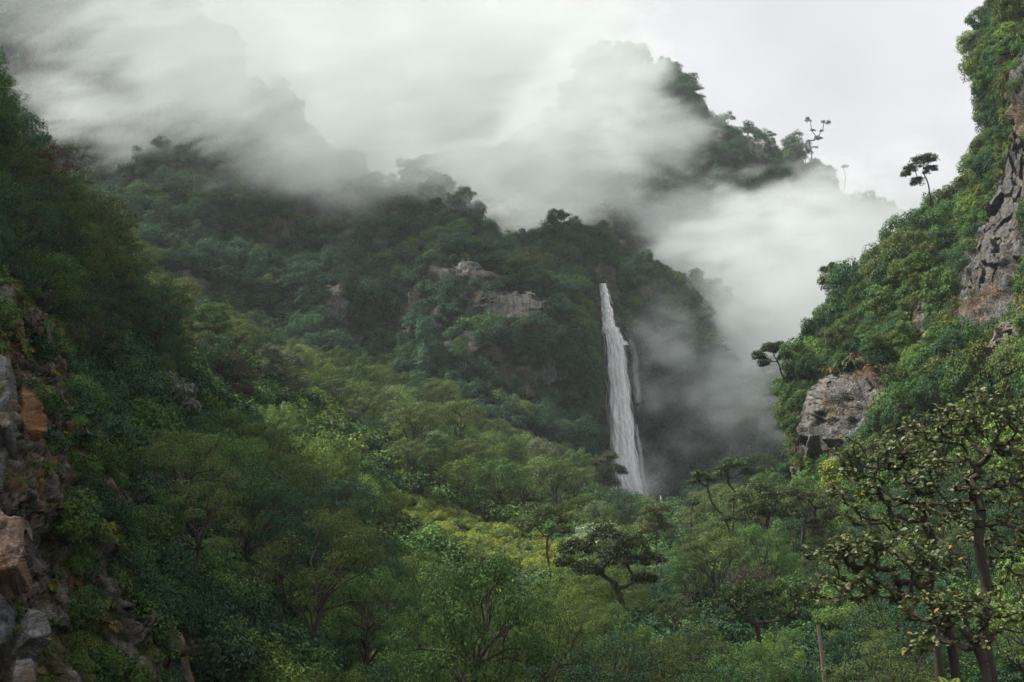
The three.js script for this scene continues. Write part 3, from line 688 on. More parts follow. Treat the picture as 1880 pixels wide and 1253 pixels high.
/** Twig tips in flattened balls given by their middle, radius and flatness. */
function tipsIn(balls, rnd) {
  const out = [];
  for (const { c, r, flat = 0.6, n } of balls) for (let i = 0; i < n; i++) {
    const y = rnd() * 1.5 - 0.5, w = rnd() * 6.283, h = Math.sqrt(Math.max(0, 1 - y * y)), k = r * Math.pow(0.25 + 0.75 * rnd(), 0.5);
    out.push(V(c.x + Math.cos(w) * h * k, c.y + y * k * flat, c.z + Math.sin(w) * h * k));
  }
  return out;
}
const groundAt = (u, d) => { const p = at(u, 950, d); return V(p.x, groundHeight(p.x, p.z), p.z); };
function pickOn(s, u, v) {
  let best = null, near = 1e9;
  s.P.forEach((p, k) => { const q = seenAt(p), e = (q.u - u) ** 2 + (q.v - v) ** 2 + q.d * 0.5 + (s.N[k].dot(p) > 0 ? 3000 : 0); if (e < near) { near = e; best = p; } });
  return best.clone();
}
const named = [];                                            // places already taken by single trees
/** A tree of its own: foot, trunk bends and leaf balls in directions (u, v) at about the tree's distance. */
function singleTree(name, label, category, { foot, trunk, balls, tone, r0, leaf = [0.3, 0.17], perTip = 30, clumpR = 0.55, seed, bark = barkMaterial, coat = 0.2, wobble = 0.14, flat = 0.55, hue = 0, group, twig = 0.012 }) {
  const rnd = random(seed), d = -foot.z, m = d / FOCAL, line = [V(0, -1, 0)], girth = r0 * 0.64;
  const mid = trunk.map(([u, v, dz = 0]) => at(u, v, d + dz).sub(foot));
  const curve = new THREE.CatmullRomCurve3([V(0, -1, 0), ...mid]);
  line.push(...curve.getPoints(9).slice(1));
  const all = balls.map(([u, v, ru, f = flat, n, dz = (rnd() - 0.5) * ru * m * 1.4]) => ({ c: at(u, v, d + dz).sub(foot), r: ru * m, flat: f, n: n ?? Math.max(4, Math.round(10 * (ru * m) ** 1.3)) }));
  const tips = tipsIn(all, rnd), { wood, ends } = skeleton(line, tips, { r0: girth, r1: twig, seed: seed + 1, wobble, step: Math.max(0.6, r0 * 3) });
  const green = new Growth();
  for (const e of ends) clump(green, e.p, clumpR * 1.15 * (0.7 + 0.6 * rnd()), 0.6, Math.round(perTip * 1.7 * (0.6 + 0.8 * rnd())), [leaf[0] * 0.78, leaf[1] * 0.78], rnd, hue + 0.15 * (rnd() - 0.5));
  const g = thing(name, foot);
  part('trunk', wood.geometry(), bark, g);
  part('crown', green.geometry(), leafMaterial(...tone, coat), g);
  tag(g, label, category, group);
  named.push({ p: foot, r: 2.5, d, u0: Math.min(...balls.map((b) => b[0] - b[2])), u1: Math.max(...balls.map((b) => b[0] + b[2])), low: Math.max(...balls.map((b) => b[1] + b[2] * 0.5)) });
  return g;
}
const T = TONES;
{
  const f = (u, d) => groundAt(u, d);
  singleTree('umbrella_tree', 'slender umbrella tree with flat airy crown and bare forked limbs below the sunlit clearing', 'tree', { foot: f(1012, 205), trunk: [[1010, 1050], [1004, 1010], [1006, 985]], balls: [[965, 962, 30, 0.4], [1005, 942, 34, 0.45], [1045, 955, 28, 0.4], [985, 935, 26, 0.4], [1030, 975, 22, 0.4], [950, 985, 16, 0.4]], tone: [0.07, 0.105, 0.03], r0: 0.24, perTip: 26, clumpR: 0.6, seed: 301 });
  singleTree('gnarled_tree', 'dark gnarled tree with thick twisted limbs in front of the slender umbrella tree', 'tree', { foot: f(1150, 150), trunk: [[1150, 1150], [1140, 1100], [1128, 1070]], balls: [[1060, 1010, 34], [1110, 985, 40], [1160, 1000, 36], [1190, 1030, 28], [1080, 1045, 30], [1040, 1035, 22], [1135, 1030, 34], [1180, 1065, 24]], tone: [0.035, 0.052, 0.02], r0: 0.42, perTip: 34, clumpR: 0.5, seed: 302 });
  singleTree('layered_tree', 'tall tree with pale brown trunk and layered crown left of the cliff foot', 'tree', { foot: f(1416, 168), trunk: [[1416, 1060], [1413, 1000], [1404, 975]], balls: [[1360, 915, 24, 0.45], [1395, 895, 26, 0.45], [1430, 910, 26, 0.45], [1380, 940, 26, 0.5], [1425, 945, 22, 0.5], [1345, 950, 22, 0.5], [1455, 935, 18, 0.5], [1400, 925, 28, 0.5]], tone: [0.05, 0.078, 0.024], r0: 0.34, perTip: 28, clumpR: 0.5, seed: 303 });
  singleTree('leaning_tree', 'tree with a long bare stem bending left to a small tufted crown above the mist', 'tree', { foot: f(1352, 178), trunk: [[1345, 1010], [1332, 955], [1308, 925], [1300, 900]], balls: [[1288, 872, 15, 0.5, 18], [1276, 884, 9, 0.5, 8], [1305, 880, 10, 0.5, 9]], tone: [0.045, 0.078, 0.025], r0: 0.2, perTip: 30, clumpR: 0.45, seed: 304 });
  singleTree('umbrella_tree', 'umbrella tree with wide flat crown standing against the mist left of the cliff', 'tree', { foot: f(1346, 190), trunk: [[1346, 1000], [1347, 930], [1348, 900]], balls: [[1320, 872, 15, 0.4], [1350, 850, 26, 0.42], [1378, 868, 17, 0.4], [1335, 858, 16, 0.4], [1395, 862, 10, 0.4], [1368, 852, 18, 0.4]], tone: [0.055, 0.09, 0.028], r0: 0.24, perTip: 32, clumpR: 0.5, seed: 305 });
  singleTree('small_tree', 'small flat-topped tree right of the foot of the waterfall', 'tree', { foot: f(1269, 240), trunk: [[1269, 960], [1270, 938]], balls: [[1269, 924, 16, 0.45, 24]], tone: [0.045, 0.075, 0.026], r0: 0.14, perTip: 26, clumpR: 0.5, seed: 306 });
  singleTree('ragged_tree', 'ragged tree with drooping clumps right in front of the grey cliff base', 'tree', { foot: f(1476, 172), trunk: [[1476, 1030], [1474, 985], [1480, 950]], balls: [[1455, 905, 18], [1485, 915, 24], [1510, 930, 20], [1470, 945, 22], [1500, 965, 22], [1525, 950, 16]], tone: [0.05, 0.065, 0.026], r0: 0.3, perTip: 26, clumpR: 0.5, seed: 307 });
  singleTree('round_bush', 'dark rounded bush standing out below the sunlit clearing', 'bush', { foot: f(893, 158), trunk: [[893, 1085], [893, 1070]], balls: [[875, 1058, 20, 0.8], [905, 1052, 22, 0.8], [890, 1040, 20, 0.7], [915, 1070, 18, 0.8], [868, 1075, 18, 0.8]], tone: [0.018, 0.042, 0.018], r0: 0.2, perTip: 34, clumpR: 0.5, seed: 308 });
  singleTree('brown_bush', 'large brown twiggy bush at the foot of the layered tree', 'bush', { foot: f(1378, 135), trunk: [[1378, 1100], [1378, 1085]], balls: [[1355, 1070, 26, 0.8], [1385, 1055, 30, 0.8], [1405, 1075, 26, 0.8], [1375, 1090, 30, 0.8]], tone: [0.075, 0.056, 0.034], r0: 0.12, perTip: 22, clumpR: 0.42, leaf: [0.22, 0.09], seed: 309 });
  singleTree('yellow_bush', 'small yellow-green bush glowing in the dark forest at the bottom left', 'bush', { foot: f(472, 80), trunk: [[472, 1260], [472, 1240]], balls: [[465, 1215, 18, 0.8, 14], [480, 1232, 20, 0.8, 14], [462, 1240, 18, 0.8, 14]], tone: [0.17, 0.19, 0.03], r0: 0.06, perTip: 24, clumpR: 0.3, leaf: [0.2, 0.12], seed: 310 });
  singleTree('brown_tree', 'large round brownish tree on the left slope beside the pale grey-green tree', 'tree', { foot: f(415, 262), trunk: [[415, 735], [418, 710]], balls: [[390, 690, 28, 0.7], [425, 668, 32, 0.7], [450, 690, 26, 0.7], [410, 710, 30, 0.7], [375, 705, 20, 0.7], [440, 715, 26, 0.7]], tone: [0.062, 0.05, 0.026], r0: 0.36, perTip: 34, clumpR: 0.7, leaf: [0.36, 0.2], seed: 311 });
  singleTree('pale_tree', 'tall pale grey-green tree on the left slope right of the round brown tree', 'tree', { foot: f(525, 290), trunk: [[525, 740], [520, 700]], balls: [[500, 650, 24, 0.7], [530, 665, 28, 0.7], [510, 690, 30, 0.7], [545, 705, 26, 0.7], [485, 675, 18, 0.7], [520, 725, 26, 0.7]], tone: [0.12, 0.15, 0.09], r0: 0.34, perTip: 34, clumpR: 0.75, leaf: [0.4, 0.22], seed: 312 });
  singleTree('pale_tree', 'pale blossom-topped tree with layered tiers on the slope below the mountain', 'tree', { foot: f(635, 300), trunk: [[635, 815], [634, 800]], balls: [[610, 775, 20, 0.5], [640, 765, 22, 0.5], [655, 790, 20, 0.5], [625, 800, 22, 0.5]], tone: [0.15, 0.17, 0.1], r0: 0.28, perTip: 32, clumpR: 0.7, leaf: [0.38, 0.22], seed: 313 });
  singleTree('silver_tree', 'silvery large-leaved tree shining on the dark left slope', 'tree', { foot: f(325, 160), trunk: [[322, 760], [320, 735]], balls: [[275, 715, 22, 0.6], [305, 700, 24, 0.6], [335, 720, 22, 0.6], [350, 745, 18, 0.6], [300, 735, 20, 0.6]], tone: [0.17, 0.2, 0.15], r0: 0.22, perTip: 17, clumpR: 0.55, leaf: [0.46, 0.28], coat: 0.5, seed: 314 });
  singleTree('russet_tree', 'half-bare russet tree rising at the upper left edge of the forest', 'tree', { foot: f(92, 150), trunk: [[92, 345], [90, 320]], balls: [[70, 290, 22, 0.7, 22], [100, 280, 26, 0.7, 26], [118, 310, 20, 0.7, 18], [85, 312, 22, 0.7, 18]], tone: [0.11, 0.05, 0.03], r0: 0.16, perTip: 12, clumpR: 0.5, leaf: [0.24, 0.1], seed: 315 });
  singleTree('crooked_tree', 'olive-brown tree on the rise hiding the foot of the waterfall', 'tree', { foot: f(1118, 400), trunk: [[1118, 905], [1116, 880]], balls: [[1100, 848, 16, 0.55], [1120, 838, 14, 0.55], [1130, 862, 15, 0.5], [1105, 872, 18, 0.55], [1143, 868, 7, 0.4], [1120, 885, 18, 0.6]], tone: [0.075, 0.075, 0.035], r0: 0.34, perTip: 34, clumpR: 0.85, leaf: [0.45, 0.25], seed: 316 });
  singleTree('leafy_tree', 'leafy olive tree below the small cascades at the waterfall foot', 'tree', { foot: f(1205, 250), trunk: [[1205, 1000], [1206, 970]], balls: [[1192, 940, 14, 0.7], [1215, 935, 12, 0.7], [1205, 955, 18, 0.7], [1222, 968, 14, 0.7], [1190, 975, 18, 0.7]], tone: [0.085, 0.1, 0.035], r0: 0.24, perTip: 28, clumpR: 0.65, leaf: [0.38, 0.22], seed: 317 });
  singleTree('spreading_tree', 'wide low spreading bright green tree in front of the brown bush', 'tree', { foot: f(1395, 100), trunk: [[1395, 1190], [1393, 1165], [1390, 1145]], balls: [[1330, 1105, 34, 0.4], [1375, 1085, 40, 0.42], [1430, 1085, 40, 0.42], [1480, 1110, 32, 0.4], [1400, 1110, 44, 0.45], [1345, 1135, 30, 0.4], [1455, 1135, 34, 0.45]], tone: [0.048, 0.085, 0.022], r0: 0.26, perTip: 36, clumpR: 0.36, leaf: [0.24, 0.13], seed: 318 });
  // the right cliff's own silhouettes
  const c1 = pickOn(cliff, 1705, 375), c2 = pickOn(cliff, 1438, 690), c3 = pickOn(cliff, 1530, 540);
  singleTree('wind_bent_tree', 'wind-bent umbrella tree leaning out from the cliff crest against the cloud', 'tree', { foot: c1, trunk: [[1706, 345], [1702, 330], [1695, 318]], balls: [[1672, 312, 13, 0.85, 30], [1690, 298, 17, 0.85, 39], [1708, 292, 13, 0.85, 30], [1708, 312, 13, 0.85, 30], [1685, 335, 12, 0.85, 27], [1663, 320, 8, 0.85, 18]], tone: [0.035, 0.058, 0.024], r0: 0.26, perTip: 34, clumpR: 0.55, leaf: [0.34, 0.2], seed: 321 });
  singleTree('overhanging_tree', 'slim tree reaching left out of the cliff edge into the mist', 'tree', { foot: c2, trunk: [[1436, 688], [1430, 668], [1422, 655]], balls: [[1394, 655, 13, 0.85, 30], [1412, 642, 14, 0.85, 33], [1432, 640, 13, 0.85, 30], [1405, 668, 10, 0.85, 24], [1440, 655, 10, 0.85, 24]], tone: [0.035, 0.06, 0.026], r0: 0.22, perTip: 32, clumpR: 0.5, leaf: [0.32, 0.18], seed: 322 });
  singleTree('cliff_tree', 'small bent tree sticking out of the cliff shrubs below the crest', 'tree', { foot: c3, trunk: [[1532, 530], [1528, 510], [1524, 502]], balls: [[1516, 497, 9, 0.85, 21], [1528, 492, 10, 0.85, 24], [1535, 500, 8, 0.85, 18]], tone: [0.035, 0.06, 0.024], r0: 0.15, perTip: 30, clumpR: 0.5, leaf: [0.32, 0.18], seed: 323 });
  // lone trees on the far crests
  const far = { twig: 0.2, leaf: [0.9, 0.5], clumpR: 1.2, perTip: 14, tone: [0.03, 0.05, 0.026] };
  const k1 = pickOn(peak, 1491, 306), k2 = pickOn(peak, 1472, 300), k3 = pickOn(peak, 1552, 372), k4 = pickOn(mountain, 1036, 432), k5 = pickOn(peak, 878, 290);
  singleTree('crest_tree', 'tall forked tree with small separate crowns alone on the far crest', 'tree', { ...far, foot: k1, trunk: [[1491, 285], [1488, 270]], balls: [[1484, 222, 6, 1.2, 12], [1516, 225, 8, 0.5, 12], [1502, 254, 9, 0.6, 14], [1485, 262, 5, 1.3, 9], [1493, 240, 4, 0.7, 5], [1510, 240, 3, 0.6, 4], [1497, 270, 4, 0.8, 5]], r0: 0.75, clumpR: 0.75, seed: 331 });
  singleTree('crest_tree', 'low wispy tree on the far crest beside the tall forked one', 'tree', { ...far, foot: k2, trunk: [[1472, 286]], balls: [[1472, 268, 7, 0.5, 8], [1463, 274, 5, 0.5, 4]], r0: 0.3, clumpR: 0.8, seed: 332 });
  singleTree('crest_tree', 'thin ghostly tree fading into the cloud at the end of the crest', 'tree', { ...far, foot: k3, trunk: [[1552, 335], [1552, 318]], balls: [[1552, 306, 6, 0.6, 6]], r0: 0.3, clumpR: 0.9, seed: 333 });
  singleTree('crest_tree', 'lone flat-topped tree on the ridge in front of the pale rock band', 'tree', { ...far, foot: k4, trunk: [[1036, 412], [1036, 404]], balls: [[1036, 394, 10, 0.45, 10], [1037, 412, 7, 0.5, 6]], r0: 0.4, clumpR: 1.1, seed: 334 });
  singleTree('crest_tree', 'faint tree in the cloud on the far ridge above the mountain shoulder', 'tree', { ...far, foot: k5, trunk: [[878, 262]], balls: [[874, 246, 10, 0.5, 8], [886, 252, 6, 0.5, 5]], r0: 0.5, clumpR: 1.2, seed: 335 });
  // bare stems
  const stem = (name, label, foot, line, r0, r1, tips = []) => {
    const g = thing(name, foot), w = new Growth();
    const pts = new THREE.CatmullRomCurve3([V(0, -1, 0), ...line.map(([u, v]) => at(u, v, -foot.z).sub(foot))]).getPoints(10);
    w.limb(pts, r0, r1, 8, [1, 1, 1]);
    part('trunk', w.geometry(), paleBark, g);
    for (const [k, ...q] of tips) { const b = new Growth(); b.limb(bend(pts[k], at(q[0], q[1], -foot.z).sub(foot), 0.05, random(k + q[0]), 5, 0.1), r0 * 0.5, r1 * 0.5, 5, [1, 1, 1]); part('branch', b.geometry(), paleBark, g); }
    tag(g, label, 'dead tree');
    named.push({ p: foot, r: 1 });
  };
  stem('dead_trunk', 'bare pale leaning pole of a dead tree at the bottom edge', f(1516, 62), [[1514, 1250], [1508, 1190], [1502, 1148]], 0.13, 0.07);
  stem('bare_tree', 'bare whitish trunk with thin forking branches in the dark left forest', f(474, 88), [[474, 1170], [478, 1120], [477, 1080], [472, 1045]], 0.16, 0.06, [[6, 500, 1095], [7, 455, 1085], [8, 462, 1040], [8, 490, 1050]]);
}
// ---------------------------------------------------------------- the two large-leaved trees in front, every large leaf its own
const bigLeaf = (() => {                                     // obovate, folded along the midrib, drooping at the tip; 1 m long
  const g = new THREE.BufferGeometry(), w = [0.02, 0.24, 0.27, 0], x = [0, 0.4, 0.76, 1], p = [], idx = [];
  x.forEach((t, i) => { const y = -0.22 * t * t; p.push(t, y, 0, t, y + w[i] * 0.45, w[i], t, y + w[i] * 0.45, -w[i]); });
  for (let i = 0; i < 3; i++) { const a = i * 3, b = a + 3; idx.push(a, a + 1, b + 1, a, b + 1, b, a, b + 2, a + 2, a, b, b + 2); }
  g.setAttribute('position', new THREE.Float32BufferAttribute(p, 3));
  g.setIndex(idx);
  g.computeVertexNormals();
  return g;
})();
const bigLeafMaterials = [[0.085, 0.112, 0.038], [0.115, 0.142, 0.05], [0.15, 0.172, 0.072], [0.19, 0.205, 0.1], [0.06, 0.086, 0.03], [0.3, 0.21, 0.05], [0.14, 0.2, 0.045]].map(([r, g, b]) => { const m = leafMaterial(r, g, b, 0.5); m.vertexColors = false; return m; });  // palest tones serve pale undersides and also paint in sunlit highlights
function bigLeafTree(name, label, { foot, trunk, balls, r0, seed, perTip = 11, length = 0.185, mix = [0.26, 0.5, 0.7, 0.79, 0.95, 0.975, 1], parts = 300 }) {
  const rnd = random(seed), d = -foot.z, m = d / FOCAL, g = thing(name, foot);
  const line = [V(0, -1.5, 0), ...new THREE.CatmullRomCurve3([V(0, -1.5, 0), ...trunk.map(([u, v, dz = 0]) => at(u, v, d + dz).sub(foot))]).getPoints(12).slice(1)];
  const tips = tipsIn(balls.map(([u, v, ru, flat, n, dz = 0]) => ({ c: at(u, v, d + dz).sub(foot), r: ru * m, flat, n })), rnd);
  const { wood, ends } = skeleton(line, tips, { r0, r1: 0.014, seed: seed + 1, wobble: 0.2, step: 0.35, sides: 5 });
  part('trunk', wood.geometry(), barkMaterial, g);
  const leaves = [], q = new THREE.Quaternion(), M = new THREE.Matrix4(), side = V(), up = V();
  for (const e of ends) {
    const n = Math.round(perTip * (0.6 + 0.8 * rnd())), turn = rnd() * 6.283;
    for (let i = 0; i < n; i++) {
      const w = turn + i * 2.4 + rnd() * 0.5, out = V(Math.cos(w), 0.15 + 1.5 * (rnd() - 0.5), Math.sin(w)).addScaledVector(e.dir, 0.5).normalize();
      side.set(-out.z, (rnd() - 0.5) * 2.2, out.x).normalize(); up.crossVectors(side, out).normalize();
      if (up.y < 0 && rnd() < 0.8) up.negate();
      side.crossVectors(out, up);
      const s = length * (0.65 + 0.6 * rnd()), x = rnd();
      M.makeBasis(out, up, side);
      leaves.push({ p: V().copy(e.p).addScaledVector(e.dir, (rnd() - 0.7) * 0.22), q: q.clone().setFromRotationMatrix(M), s, k: mix.findIndex((v) => x <= v) });
    }
  }
  // those that show largest to the viewer are leaves of their own
  leaves.forEach((l) => { const w = V().addVectors(l.p, foot); l.show = l.s * l.s / w.lengthSq() * Math.abs(V(0, 1, 0).applyQuaternion(l.q).dot(w.normalize())) * (seenAt(V().addVectors(l.p, foot)).u < 1880 ? 1 : 0); });
  leaves.sort((a, b) => b.show - a.show);
  const rest = bigLeafMaterials.map(() => []);
  leaves.forEach((l, i) => {
    if (i < parts) { const o = part('leaf', bigLeaf, bigLeafMaterials[l.k], g); o.position.copy(l.p); o.quaternion.copy(l.q); o.scale.set(l.s, l.s, l.s * (0.8 + 0.4 * ((i * 7) % 10) / 10)); }
    else rest[l.k].push(bigLeaf.clone().applyMatrix4(new THREE.Matrix4().compose(l.p, l.q, V(l.s, l.s, l.s))));
  });
  rest.forEach((list, k) => { if (list.length) part('crown', mergeGeometries(list), bigLeafMaterials[k], g).userData.kind = 'stuff'; });
  tag(g, label, 'tree');
  named.push({ p: foot, r: 3 });
}
bigLeafTree('large_leaved_tree', 'tall large-leaved tree with dark trunk and bronze-green leaves at the right edge', {
  foot: groundAt(1818, 43), trunk: [[1822, 1240], [1806, 1160], [1812, 1080], [1796, 1000], [1802, 940], [1784, 880, 0.6]], r0: 0.165, seed: 401,
  balls: [[1740, 800, 70, 0.8, 34, 1], [1800, 770, 80, 0.7, 44, -0.5], [1870, 800, 80, 0.8, 40, 0.8], [1735, 880, 80, 0.8, 38, -0.8], [1850, 880, 90, 0.9, 46, 0.5], [1820, 970, 90, 0.9, 34, -0.6], [1880, 1000, 80, 0.9, 30, 1], [1730, 960, 70, 0.8, 22, 0.6], [1910, 900, 80, 1, 30, -1], [1860, 1070, 70, 0.9, 20, 0.4]],
});
bigLeafTree('large_leaved_tree', 'bronze-leaved tree with broad dome crown standing left of the tall one at the right edge', {
  foot: groundAt(1716, 47), trunk: [[1722, 1190], [1706, 1090], [1716, 1010], [1700, 960], [1688, 925]], r0: 0.15, seed: 411,
  balls: [[1600, 835, 66, 0.75, 36, 0.5], [1660, 820, 70, 0.75, 38, -0.8], [1575, 890, 60, 0.75, 28, 0], [1640, 890, 80, 0.8, 40, 0.8], [1700, 870, 60, 0.8, 28, -0.5], [1600, 950, 66, 0.7, 24, 0.6], [1670, 960, 70, 0.7, 24, -0.7]],
});
bigLeafTree('large_leaved_tree', 'low spreading branch tree of pale bronze leaves in front of the dome-crowned one', {
  foot: groundAt(1752, 40), trunk: [[1755, 1240], [1742, 1160], [1716, 1100], [1680, 1070]], r0: 0.14, seed: 421, mix: [0.24, 0.48, 0.7, 0.82, 0.95, 0.98, 1],
  balls: [[1525, 1030, 60, 0.7, 34, 0.6], [1585, 1010, 60, 0.65, 34, -0.4], [1645, 1020, 70, 0.7, 40, 0.4], [1710, 1040, 60, 0.8, 30, -0.5], [1535, 1090, 60, 0.7, 26, -0.4], [1610, 1085, 70, 0.7, 30, 0.5], [1680, 1100, 60, 0.7, 20, 0.2]],
});
bigLeafTree('large_leaved_tree', 'large-leaved tree with yellowing leaves at the lower right in front of the trunks', {
  foot: groundAt(1812, 38), trunk: [[1812, 1252], [1802, 1205], [1780, 1170]], r0: 0.13, seed: 431, mix: [0.2, 0.4, 0.55, 0.62, 0.76, 0.83, 1], length: 0.17,
  balls: [[1700, 1130, 56, 0.7, 24, 0.4], [1750, 1120, 60, 0.7, 28, -0.4], [1805, 1130, 60, 0.7, 26, 0.4], [1760, 1175, 66, 0.7, 26, 0.2], [1850, 1150, 56, 0.8, 22, -0.3], [1700, 1190, 50, 0.7, 16, -0.3]],
});

// ---------------------------------------------------------------- the forest of the valley and the left spur
const clearing = groundAt(880, 252), slopeClearing = groundAt(960, 232), freshSlope = groundAt(640, 300);
const inClearing = (p) => Math.min(Math.hypot((p.x - clearing.x) / 19, (p.z - clearing.z) / 32), Math.hypot((p.x - slopeClearing.x) / 13, (p.z - slopeClearing.z) / 22));
const midKinds = [
  ['broadleaf_tree', 'green', { h: 10, r: 4.2, from: 0.3, n: 27, size: 0.27, flat: 0.72, leaves: 161, leaf: [0.296, 0.163], gap: 0.08 }],
  ['broadleaf_tree', 'deep', { h: 9, r: 4.4, from: 0.25, n: 28, size: 0.26, flat: 0.7, leaves: 161, leaf: [0.266, 0.148], gap: 0.1 }],
  ['umbrella_tree', 'olive', { h: 12, r: 4.4, from: 0.6, n: 18, size: 0.3, flat: 0.45, leaves: 212, leaf: [0.252, 0.133], gap: 0.05 }],
  ['broadleaf_tree', 'fresh', { h: 8.5, r: 4.0, from: 0.2, n: 26, size: 0.28, flat: 0.75, leaves: 161, leaf: [0.281, 0.148], gap: 0.08 }],
  ['tall_tree', 'green', { h: 13, r: 3.6, from: 0.4, n: 28, size: 0.28, flat: 0.7, leaves: 156, leaf: [0.281, 0.148], gap: 0.12 }],
  ['pale_leaved_tree', 'pale', { h: 9.5, r: 3.8, from: 0.45, n: 16, size: 0.36, flat: 0.6, leaves: 161, leaf: [0.37, 0.222], gap: 0.12 }],
  ['open_tree', 'olive', { h: 11, r: 4.4, from: 0.4, n: 20, size: 0.26, flat: 0.6, leaves: 178, leaf: [0.237, 0.126], gap: 0.12, bare: 0.1 }],
  // the same trees as they grow close by, with leaves of their true size
  ['broadleaf_tree', 'green', { h: 7.5, r: 3.1, from: 0.3, n: 30, size: 0.26, flat: 0.72, leaves: 340, leaf: [0.12, 0.066], gap: 0.08 }],
  ['broadleaf_tree', 'deep', { h: 7, r: 3.2, from: 0.25, n: 30, size: 0.25, flat: 0.7, leaves: 340, leaf: [0.115, 0.062], gap: 0.1 }],
  ['umbrella_tree', 'olive', { h: 8.5, r: 3.2, from: 0.6, n: 20, size: 0.3, flat: 0.45, leaves: 400, leaf: [0.115, 0.062], gap: 0.05 }],
  ['open_tree', 'olive', { h: 8, r: 3.2, from: 0.35, n: 24, size: 0.25, flat: 0.6, leaves: 340, leaf: [0.115, 0.058], gap: 0.12, bare: 0.1 }],
  ['broadleaf_tree', 'fresh', { h: 6.5, r: 3, from: 0.22, n: 28, size: 0.27, flat: 0.75, leaves: 330, leaf: [0.125, 0.068], gap: 0.1 }],
  ['pale_leaved_tree', 'pale', { h: 7, r: 2.8, from: 0.45, n: 18, size: 0.34, flat: 0.6, leaves: 200, leaf: [0.17, 0.1], gap: 0.12 }],
].map(([name, tone, o], i) => ({ name, tone, ...growTree({ seed: 500 + i, ...o }), r: o.r, h: o.h }));
const midMaterials = {};
for (const [k, c] of Object.entries(TONES)) midMaterials[k] = [0.8, 1, 1.25].map((f) => leafMaterial(c[0] * f, c[1] * f, c[2] * f));
{
  const rnd = random(23), trees = [];
  const spots = scatter(valley, { apart: 5.9, seed: 51, margin: 160, keep: (p, n, r, v) => {
    if (inClearing(p) < 1 || named.some((o) => Math.hypot(o.p.x - p.x, o.p.z - p.z) < o.r)) return false;
    if (v.d < 40 || (v.d < 58 && v.u > 1400)) return false;
    if (v.d < 95 && v.u < 420 - (v.d - 50) * 4) return v.v < 560;                     // the rock face stays free
    const s = at(1225, 950, -p.z); return !(Math.abs(p.x - s.x) < 7 && v.d > 430);      // and the stream bed
  } });
  const views = [...named.filter((w) => w.low), { u0: 1100, u1: 1188, low: 900, d: 513 }, { u0: 765, u1: 985, low: 1020, d: 250 }, { u0: 1205, u1: 1250, low: 940, d: 470 }];
  for (const o of spots) {
    const light = fbm(o.p.x / 45 + 9, 1, o.p.z / 45, 2), far = o.v.d;
    let x = rnd() + 0.25 * light + (far > 200 && o.v.u > 480 && o.v.u < 1100 ? 0.24 : 0) - (o.v.u < 500 ? 0.1 : 0), k = x < 0.25 ? 1 : x < 0.42 ? 6 : x < 0.62 ? 0 : x < 0.72 ? 2 : x < 0.82 ? 4 : x < 1.17 ? 3 : 5;
    if (far < 185) k = [7, 8, 9, 11, 10, far < 100 ? 7 : 12, 10][k];
    const size = (0.52 + 0.72 * Math.pow(rnd(), 1.3)) * (far < 125 ? 1.1 : far < 185 ? 1.35 : 1);
    const kk = midKinds[k], top = seenAt(o.p.clone().add(V(0, kk.h * size * 1.05, 0))), half = kk.r * size * FOCAL / far * 0.8;
    if (views.some((w) => far < w.d && far > w.d * 0.4 && top.u + half > w.u0 && top.u - half < w.u1 && top.v < w.low)) continue;
    trees.push({ ...o, kind: k, size, tall: 0.85 + 0.35 * rnd(), turn: rnd() * 6.283, tiltX: (rnd() - 0.5) * 0.16, tiltZ: (rnd() - 0.5) * 0.16 });
  }
  // which of them show most: fill a coarse picture from near to far
  const cell = 10, W = 188, H = 126, filled = new Float32Array(W * H);
  trees.sort((a, b) => a.v.d - b.v.d);
  for (const t of trees) {
    const kind = midKinds[t.kind], top = seenAt(t.p.clone().add(V(0, kind.h * t.size * t.tall * 0.68, 0))), rad = kind.r * t.size * FOCAL / t.v.d;
    t.show = 0;
    for (let y = Math.floor((top.v - rad) / cell); y <= (top.v + rad) / cell; y++) for (let x = Math.floor((top.u - rad) / cell); x <= (top.u + rad) / cell; x++) {
      if (x < 0 || y < 0 || x >= W || y >= H || Math.hypot((x + 0.5) * cell - top.u, (y + 0.5) * cell - top.v) > rad) continue;
      t.show += 1 - filled[y * W + x];
      filled[y * W + x] = Math.min(1, filled[y * W + x] + 0.75);
    }
  }
  const own = new Set([...trees].sort((a, b) => b.show - a.show).slice(0, 300));
  const where = (v) => v.u < 600 ? (v.d < 130 ? 0 : 1) : v.d < 120 ? 2 : v.u > 1200 ? 4 : v.v < 960 ? 5 : 3;
  const places = ['above the left rock face', 'on the steep left spur', 'in the forest along the bottom', 'around the sunlit clearing', 'in the valley before the right cliff', 'on the slope above the clearing'];
  const looks = { broadleaf_tree: { green: 'mid green domed tree', deep: 'dark green domed tree', fresh: 'bright green bushy tree' }, umbrella_tree: { olive: 'flat-crowned olive tree' }, tall_tree: { green: 'tall narrow green tree' }, pale_leaved_tree: { pale: 'pale large-leaved tree' }, open_tree: { olive: 'loose open-crowned olive tree' } };
  const ORDER = ['leftmost', 'second from left', 'third from left', 'fourth from left', 'fifth from left', 'sixth from left', 'seventh from left', 'eighth from left', 'ninth from left', 'tenth from left', 'eleventh from left', 'twelfth from left', 'thirteenth from left', 'fourteenth from left', 'fifteenth from left', 'sixteenth from left', 'seventeenth from left', 'eighteenth from left', 'nineteenth from left', 'twentieth from left'];
  const rows = new Map();
  for (const t of trees) {
    if (!own.has(t)) continue;
    const kind = midKinds[t.kind];
    t.row = looks[kind.name][kind.tone] + 's ' + places[where(t.v)];
    if (!rows.has(t.row)) rows.set(t.row, []);
    rows.get(t.row).push(t);
  }
  for (const row of rows.values()) row.sort((a, b) => a.v.u - b.v.u);
